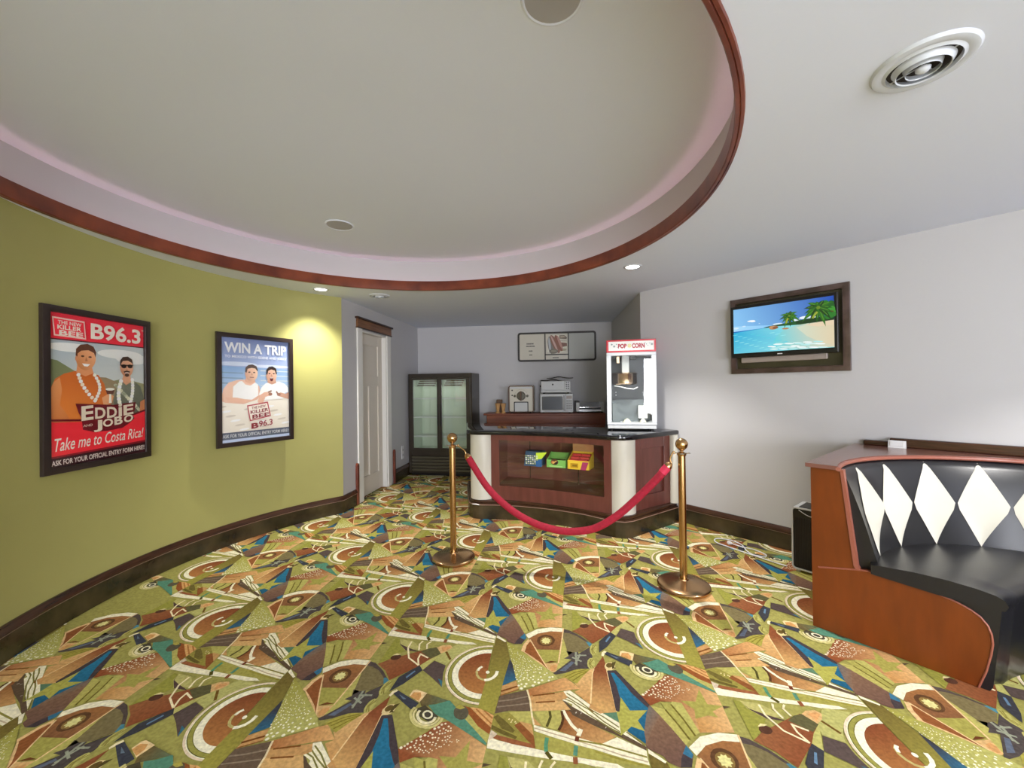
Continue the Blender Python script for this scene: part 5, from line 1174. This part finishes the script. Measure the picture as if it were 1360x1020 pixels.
# ------------------------------------------------------------------ curved booth
SC_, DC_ = 2.85, 0.98
def RP(s, d, z): p = RW(s, d); return Vector((p[0], p[1], z))
booth = thing('corner_booth', 'curved wooden booth with black vinyl seat and white diamond back along right wall', 'booth', RP(1.905, 1.13, 0))
inv = booth.matrix_world.inverted()
def BPt(s, d, z): return inv @ RP(s, d, z)
def BC(r, phi, z): return BPt(SC_-r*cos(phi), DC_-r*sin(phi), z)
def Rb(z): return 0.70+(z-0.45)*(0.14/0.48)
def wprism(name, outline, d0, d1, m, lab=None, par=None):
    """outline in (s, z), from wall distance d0 to d1"""
    b = BM(); A_ = [b.verts.new(BPt(s, d0, z)) for s, z in outline]; B_ = [b.verts.new(BPt(s, d1, z)) for s, z in outline]; n = len(outline)
    b.faces.new(A_); b.faces.new(B_[::-1])
    for i in range(n): b.faces.new((A_[i], A_[(i+1) % n], B_[(i+1) % n], B_[i]))
    o = obj(name, b, m, par or booth)
    if lab: o['label'] = lab
    return o
lower = [(1.905, 0.0), (1.905, 0.35), (2.07, 0.392), (2.12, 0.402), (2.20, 0.404), (2.264, 0.402), (2.33, 0.394), (2.396, 0.380), (2.45, 0.366), (2.492, 0.348), (2.52, 0.328), (2.541, 0.298), (2.552, 0.262), (2.555, 0.22), (2.549, 0.168), (2.535, 0.09), (2.51, 0.0)]
upper = [(1.905, 0.353), (2.075, 0.396), (2.012, 0.930), (1.905, 0.930)]
mir = lambda L: [(2*SC_-s, z) for s, z in L]
for f_ in (lambda L: L, mir):
    wprism('end_panel_lower', f_(lower), 1.10, 1.13, MT['boothwood']); wprism('end_panel_upper', f_(upper), 1.10, 1.13, MT['boothwood'])
    b = BM(); tube(b, [BPt(s, 1.131, z) for s, z in f_(lower[1:])], 0.0045, 8); obj('edge_band', b, MT['boothedge'], booth, smooth=1)['label'] = 'pink-brown edge band'
    b = BM(); e = f_([(2.075, 0.398), (2.066, 0.41), (2.012, 0.93)]); e2 = f_([(2.092, 0.398), (2.084, 0.412), (2.028, 0.93)])
    va = [b.verts.new(BPt(s, 1.095, z)) for s, z in e+e2[::-1]]; vb = [b.verts.new(BPt(s, 1.136, z)) for s, z in e+e2[::-1]]
    b.faces.new(va); b.faces.new(vb[::-1])
    for i in range(6): b.faces.new((va[i], va[(i+1) % 6], vb[(i+1) % 6], vb[i]))
    obj('back_edge_band', b, MT['boothedge'], booth)
for s0, s1 in ((1.875, 1.905), (2*SC_-1.905, 2*SC_-1.875)): wprism('rear_panel', [(s0, 0), (s1, 0), (s1, 0.93), (s0, 0.93)], 0.022, 1.13, MT['boothwood'])
# cap board
b = BM(); RCAP = 0.862; f0 = math.asin(0.185/RCAP); arc = [(SC_-RCAP*cos(-f0+(pi+2*f0)*i/40), DC_-RCAP*sin(-f0+(pi+2*f0)*i/40)) for i in range(41)]
sq = [(1.858, 1.165), (1.858, 0.001), (2*SC_-1.858, 0.001), (2*SC_-1.858, 1.165)]
outl = []
for i in range(41):
    t = i/40
    if t < 0.3: outl.append((1.858, 1.165-(1.164)*t/0.3))
    elif t < 0.7: outl.append((1.858+(2*SC_-2*1.858)*(t-0.3)/0.4, 0.001))
    else: outl.append((2*SC_-1.858, 0.001+1.164*(t-0.7)/0.3))
for zz in ((0.930, 0.952),):
    lo_o = [b.verts.new(BPt(s, d, zz[0])) for s, d in outl]; lo_i = [b.verts.new(BPt(s, d, zz[0])) for s, d in arc]; hi_o = [b.verts.new(BPt(s, d, zz[1])) for s, d in outl]; hi_i = [b.verts.new(BPt(s, d, zz[1])) for s, d in arc]
    for i in range(40):
        b.faces.new((lo_o[i], lo_o[i+1], lo_i[i+1], lo_i[i])); b.faces.new((hi_o[i], hi_i[i], hi_i[i+1], hi_o[i+1])); b.faces.new((lo_o[i], hi_o[i], hi_o[i+1], lo_o[i+1])); b.faces.new((lo_i[i], lo_i[i+1], hi_i[i+1], hi_i[i]))
    for i in (0, 40): b.faces.new((lo_o[i], lo_i[i], hi_i[i], hi_o[i]))
obj('top_cap', b, MT['boothcap'], booth)['label'] = 'brown laminate top'
b = BM(); tube(b, [BPt(s, d, 0.936) for s, d in [(SC_-(RCAP-0.004)*cos(-f0+(pi+2*f0)*i/40), DC_-(RCAP-0.004)*sin(-f0+(pi+2*f0)*i/40)) for i in range(41)]], 0.012, 8); obj('cap_edge', b, MT['boothedge'], booth, smooth=1)
# upholstered back
def sheet(prof, dend, n=72, rfun=None):
    b = BM(); rows = []
    for r, z in prof:
        k = min(0.98, (dend-DC_)/r); f = math.asin(k); rows.append([b.verts.new(BC(r, -f+(pi+2*f)*i/n, z)) for i in range(n+1)])
    m = len(rows)
    for j in range(m):
        for i in range(n): b.faces.new((rows[j][i], rows[j][i+1], rows[(j+1) % m][i+1], rows[(j+1) % m][i]))
    b.faces.new([r_[0] for r_ in rows]); b.faces.new([r_[n] for r_ in rows][::-1]); return b
bprof = [(Rb(0.36), 0.36), (Rb(0.5), 0.5), (Rb(0.6)-0.006, 0.6), (Rb(0.7)-0.008, 0.7), (Rb(0.8)-0.006, 0.8), (Rb(0.88), 0.88), (Rb(0.91)+0.008, 0.91), (Rb(0.925)+0.03, 0.925), (0.93, 0.92), (0.93, 0.36)]
bprof = [(r, z) for r, z in bprof]
def rback(z):
    L = bprof[:8]
    for i in range(len(L)-1):
        if L[i][1] <= z <= L[i+1][1]:
            t = (z-L[i][1])/(L[i+1][1]-L[i][1]); return L[i][0]+(L[i+1][0]-L[i][0])*t
    return Rb(z)
back = obj('seat_back', sheet(bprof, 1.10), MT['vinyl'], booth, smooth=0.8); back['label'] = 'black vinyl back'
for k in range(10):
    c = 8.6+18*k; ph = lambda v: radians(c+(1.5 if v > .5 else 0)-3.2*max(0, 1-2*v)); b = BM(); rows = []; n = 12
    zt, zb, zm = 0.915, 0.452, 0.672
    for i in range(n+1):
        z = zb+(zt-zb)*i/n
        w = (z-zb)/(zm-zb) if z < zm else (zt-z)/(zt-zm); w = radians(9.0 if k else 11.0)*max(0.003, w)
        sh = radians(1.5*(z-zm)/(zt-zm)) if z > zm else radians((-9.0 if k == 0 else -4.6 if k == 1 else -3.0)*(zm-z)/(zm-zb)); row = []
        for j in range(7):
            q = -1+2*j/6; bul = 0.004+0.009*(1-q*q)*min(1, w/radians(4)); row.append(b.verts.new(BC(rback(z)-bul*0.9, radians(c)+sh+w*q, z)))
        rows.append(row)
    for i in range(n):
        for j in range(6): b.faces.new((rows[i][j], rows[i][j+1], rows[i+1][j+1], rows[i+1][j]))
    o = obj('diamond', b, MT['vinylw'], back, smooth=2)
    if k == 0: o['label'] = 'white vinyl diamond'
def hole(phi):        # half-open knee space in front of the seat, narrowing towards the wall
    lo, hi = 0.0, 0.9
    for _ in range(40):
        r = (lo+hi)/2; d = DC_-r*sin(phi); w = 0.246*sqrt(max(0.0, (d-0.70)/0.42))
        if r*abs(cos(phi)) < w and d > 0.70: lo = r
        else: hi = r
    return lo
def seatsheet(prof, dend, s_front, n=72):
    """prof: (share of the way from the back to the knee edge, extra radius, height)"""
    b = BM(); rows = []
    for t, e, z in prof:
        s_end = (1-t)*(SC_-sqrt(0.73**2-(dend-DC_)**2))+t*s_front-e; f = atan2(dend-DC_, SC_-s_end); row = []
        for i in range(n+1):
            ph = -f+(pi+2*f)*i/n; r = (1-t)*0.73+t*hole(ph)+e
            q = min(1.0, min(i, n-i)/6.0); re = hypot(dend-DC_, SC_-s_end); r = re+(r-re)*q
            row.append(b.verts.new(BC(r, ph, z)))
        rows.append(row)
    m = len(rows)
    for j in range(m):
        for i in range(n): b.faces.new((rows[j][i], rows[j][i+1], rows[(j+1) % m][i+1], rows[(j+1) % m][i]))
    b.faces.new([r_[0] for r_ in rows]); b.faces.new([r_[n] for r_ in rows][::-1]); return b
sprof = [(0, 0, 0.40), (0, 0, 0.446), (0.1, 0, 0.455), (0.35, 0, 0.466), (0.6, 0, 0.468), (0.8, 0, 0.462), (0.92, 0, 0.452), (0.98, 0, 0.438), (1.0, 0, 0.415), (0.98, 0, 0.392), (0.9, 0, 0.384), (0.5, 0, 0.386)]
obj('seat_cushion', seatsheet(sprof, 1.155, 2.604), MT['vinyl'], booth, smooth=0.9)['label'] = 'black vinyl seat'
fprof = [(1.0, 0.02, 0.39), (1.0, 0.025, 0.33), (1.0, 0.035, 0.2), (1.0, 0.05, 0.02), (1.0, 0.06, 0.0), (1.0, 0.40, 0.0), (1.0, 0.40, 0.39)]
obj('seat_front', seatsheet(fprof, 1.125, 2.604), MT['vinyl'], booth, smooth=0.9)

# ledge rail and white card holder on the cap
rail = thing('ledge_rail', 'dark wooden rail lying along the back of the booth top, against the wall', 'rail', RP(1.92, 0.02, 0.9525)); ri = rail.matrix_world.inverted()
def railbar(name, s0, s1, d0, d1, z0, z1):
    b = BM(); V = [[b.verts.new(ri @ RP(s, d, z)) for s, z in ((s0, z0), (s1, z0), (s1, z1), (s0, z1))] for d in (d0, d1)]
    b.faces.new(V[0]); b.faces.new(V[1][::-1])
    for i in range(4): b.faces.new((V[0][i], V[1][i], V[1][(i+1) % 4], V[0][(i+1) % 4]))
    bmesh.ops.bevel(b, geom=b.edges[:], offset=0.008, segments=2, affect='EDGES', profile=0.5); return obj(name, b, MT['darkwood'], rail)
railbar('short_bar', 1.915, 2.06, 0.003, 0.05, 0.9525, 0.988); railbar('long_bar', 2.06, 3.78, 0.003, 0.045, 0.9525, 1.014)
wc = thing('card_holder', 'small white card holder standing on the booth top by the dark rail', 'card holder', RP(2.06, 0.105, 0.9525), (WD.x, WD.y))
b = BM(); prism(b, [(0, 0), (0.03, 0), (0.022, 0.05), (0.012, 0.05)], 0, 0.092, axis='y'); bmesh.ops.transform(b, matrix=Matrix(((0, 1, 0, 0), (1, 0, 0, 0), (0, 0, 1, 0), (0, 0, 0, 1))), verts=b.verts); obj('stand', b, MT['whitepl'], wc)
b = BM(); box(b, 0.012, 0.080, 0.0, 0.0115, 0.012, 0.042); obj('card', b, MT['whitepl'], wc)

# ------------------------------------------------------------------ floor heater with its cable
ht = thing('floor_heater', 'black box heater with silver edges on the carpet beside the booth', 'heater', RP(1.555, 0.41, 0), (WD.x, WD.y))
HW, HD, HH = 0.27, 0.21, 0.484
def hp(name, m, x0, x1, y0, y1, z0, z1, bev=0.004):
    b = BM(); box(b, x0, x1, y0, y1, z0, z1, bev, 2); return obj(name, b, m, ht)
hp('body', MT['black'], 0.012, HW-0.012, 0.006, HD, 0.022, HH-0.012)
b = BM(); ringprism(b, rrect(0, HW, 0.018, HH, 0.028), rrect(0.011, HW-0.011, 0.029, HH-0.011, 0.018), 0.0, HD+0.004); obj('silver_shell', b, MT['silver'], ht, smooth=0.6)['label'] = 'silver edge shell'
hp('top_panel', MT['black'], 0.045, HW-0.045, 0.01, HD-0.02, HH-0.004, HH+0.004)
b = BM(); tube(b, [(0.05+0.17*t, -0.003, HH-0.018-0.035*sin(pi*t)) for t in [i/12 for i in range(13)]], 0.003, 6); obj('handle_lip', b, MT['silver'], ht, smooth=1)
b = BM()
for i in range(22): box(b, 0.022+i*0.0105, 0.027+i*0.0105, 0.0, 0.007, 0.045, HH-0.075)
obj('grille', b, MT['dark'], ht)
for x in (0.035, HW-0.035):
    for y in (0.03, HD-0.03): b = BM(); lathe(b, [(0, 0), (0.016, 0), (0.016, 0.023), (0, 0.023)], 12, (x, y, 0)); obj('foot', b, MT['silver'], ht)
b = BM(); box(b, 0.125, 0.14, HD*0.4, HD*0.46, HH+0.004, HH+0.006); obj('indicator', b, MT['whitepl'], ht)
def floorpt(px, py, z=0.006):
    d = fw + right*((px-680)/FPX) - up*((py-510)/FPX); t = (z-CAM_H)/d.z; return (d.x*t, d.y*t, z)
cb = BM(); tube(cb, cat([(2.10, 3.13, 0.006), (2.02, 3.24, 0.006), (1.86, 3.50, 0.006), (1.80, 3.62, 0.006), (1.845, 3.70, 0.006), (1.95, 3.66, 0.006), (1.99, 3.55, 0.007), (1.96, 3.42, 0.008), (1.965, 3.33, 0.010), (2.02, 3.28, 0.014), (2.07, 3.34, 0.006), (2.04, 3.44, 0.006), (1.96, 3.50, 0.010), (1.90, 3.575, 0.015)], 8), 0.005, 8)
tag(obj('power_cable', cb, MT['whitepl'], smooth=1), 'white power cable coiled on the carpet beside the floor heater', 'cable')
b = BM(); box(b, 1.885, 1.92, 3.565, 3.60, 0.0, 0.022, 0.005); tag(obj('cable_plug', b, MT['whitepl']), 'small white plug at the end of the coiled cable', 'plug')

# ------------------------------------------------------------------ ceiling fittings
def downlight(label, x, y):
    t = thing('recessed_downlight', label, 'ceiling light', (x, y, CEIL), None, 'recessed ceiling downlights')
    b = BM(); lathe(b, [(0.056, -0.002), (0.060, -0.007), (0.074, -0.006), (0.08, -0.0005), (0.056, 0.0)], 36); obj('trim_ring', b, MT['whitemetal'], t, smooth=0.6)
    b = BM(); lathe(b, [(0.0, -0.003), (0.057, -0.003)], 36); obj('lens', b, MT['lens'], t)['label'] = 'glowing lens'
downlight('lit recessed downlight in the ceiling beside the end of the lime wall', -1.983, 4.222)
downlight('lit recessed downlight in the ceiling above the right end of the snack counter', 1.071, 3.552)
def speaker(label, x, y):
    t = thing('ceiling_speaker', label, 'speaker', (x, y, COVE_TOP), None, 'round ceiling speakers')
    b = BM(); lathe(b, [(0.098, -0.003), (0.104, -0.008), (0.110, -0.006), (0.113, 0.0), (0.098, 0.0)], 40); obj('rim', b, MT['ceil'], t, smooth=0.6)
    b = BM(); lathe(b, [(0.0, -0.0065), (0.07, -0.006), (0.099, -0.004)], 40); obj('grille', b, MT['spk'], t, smooth=2)
speaker('round grey speaker in the recessed ceiling, above the lime wall end', -1.41, 3.345)
speaker('round grey speaker in the recessed ceiling at the top edge of the photo', 0.158, 1.40)
def diffuser(label, x, y, R, rings, name='air_vent'):
    t = thing(name, label, 'air vent', (x, y, CEIL), None, 'ceiling air vents')
    b = BM(); lathe(b, [(0.0, -0.001), (R*0.70, -0.001)], 48); obj('dark_throat', b, MT['dark'], t)
    b = BM(); lathe(b, [(R*0.67, -0.003), (R*0.69, -0.016), (R*0.76, -0.010), (R*0.86, -0.013), (R*0.95, -0.010), (R, -0.0005), (R*0.67, -0.0005)], 64); obj('outer_flange', b, MT['whitemetal'], t, smooth=0.7)
    for r in ((R*0.52, R*0.33) if rings == 2 else (R*0.4,)):
        b = BM(); lathe(b, [(r*0.93, -0.024), (r*0.97, -0.027), (r*1.04, -0.018), (r*1.12, -0.008), (r*1.07, -0.008), (r*0.99, -0.018), (r*0.93, -0.024)], 48); obj('cone_ring', b, MT['whitemetal'], t, smooth=0.7)
    b = BM(); lathe(b, [(0.0, -0.032), (R*0.08, -0.031), (R*0.14, -0.024), (R*0.15, -0.018), (0.0, -0.018)], 32); obj('centre_cone', b, MT['whitemetal'], t, smooth=0.7)
    b = BM()
    for a0 in (0.35, 0.35+pi/2): cyl(b, (R*0.7*cos(a0), R*0.68*sin(a0), -0.008), (-R*0.68*cos(a0), -R*0.68*sin(a0), -0.008), 0.002, 6)
    obj('spoke', b, MT['whitemetal'], t)
diffuser('large round white ceiling vent with concentric rings, top right', 1.352, 1.315, 0.132, 2)
diffuser('small round ceiling vent near the alcove door, far left', -1.477, 4.549, 0.115, 1)
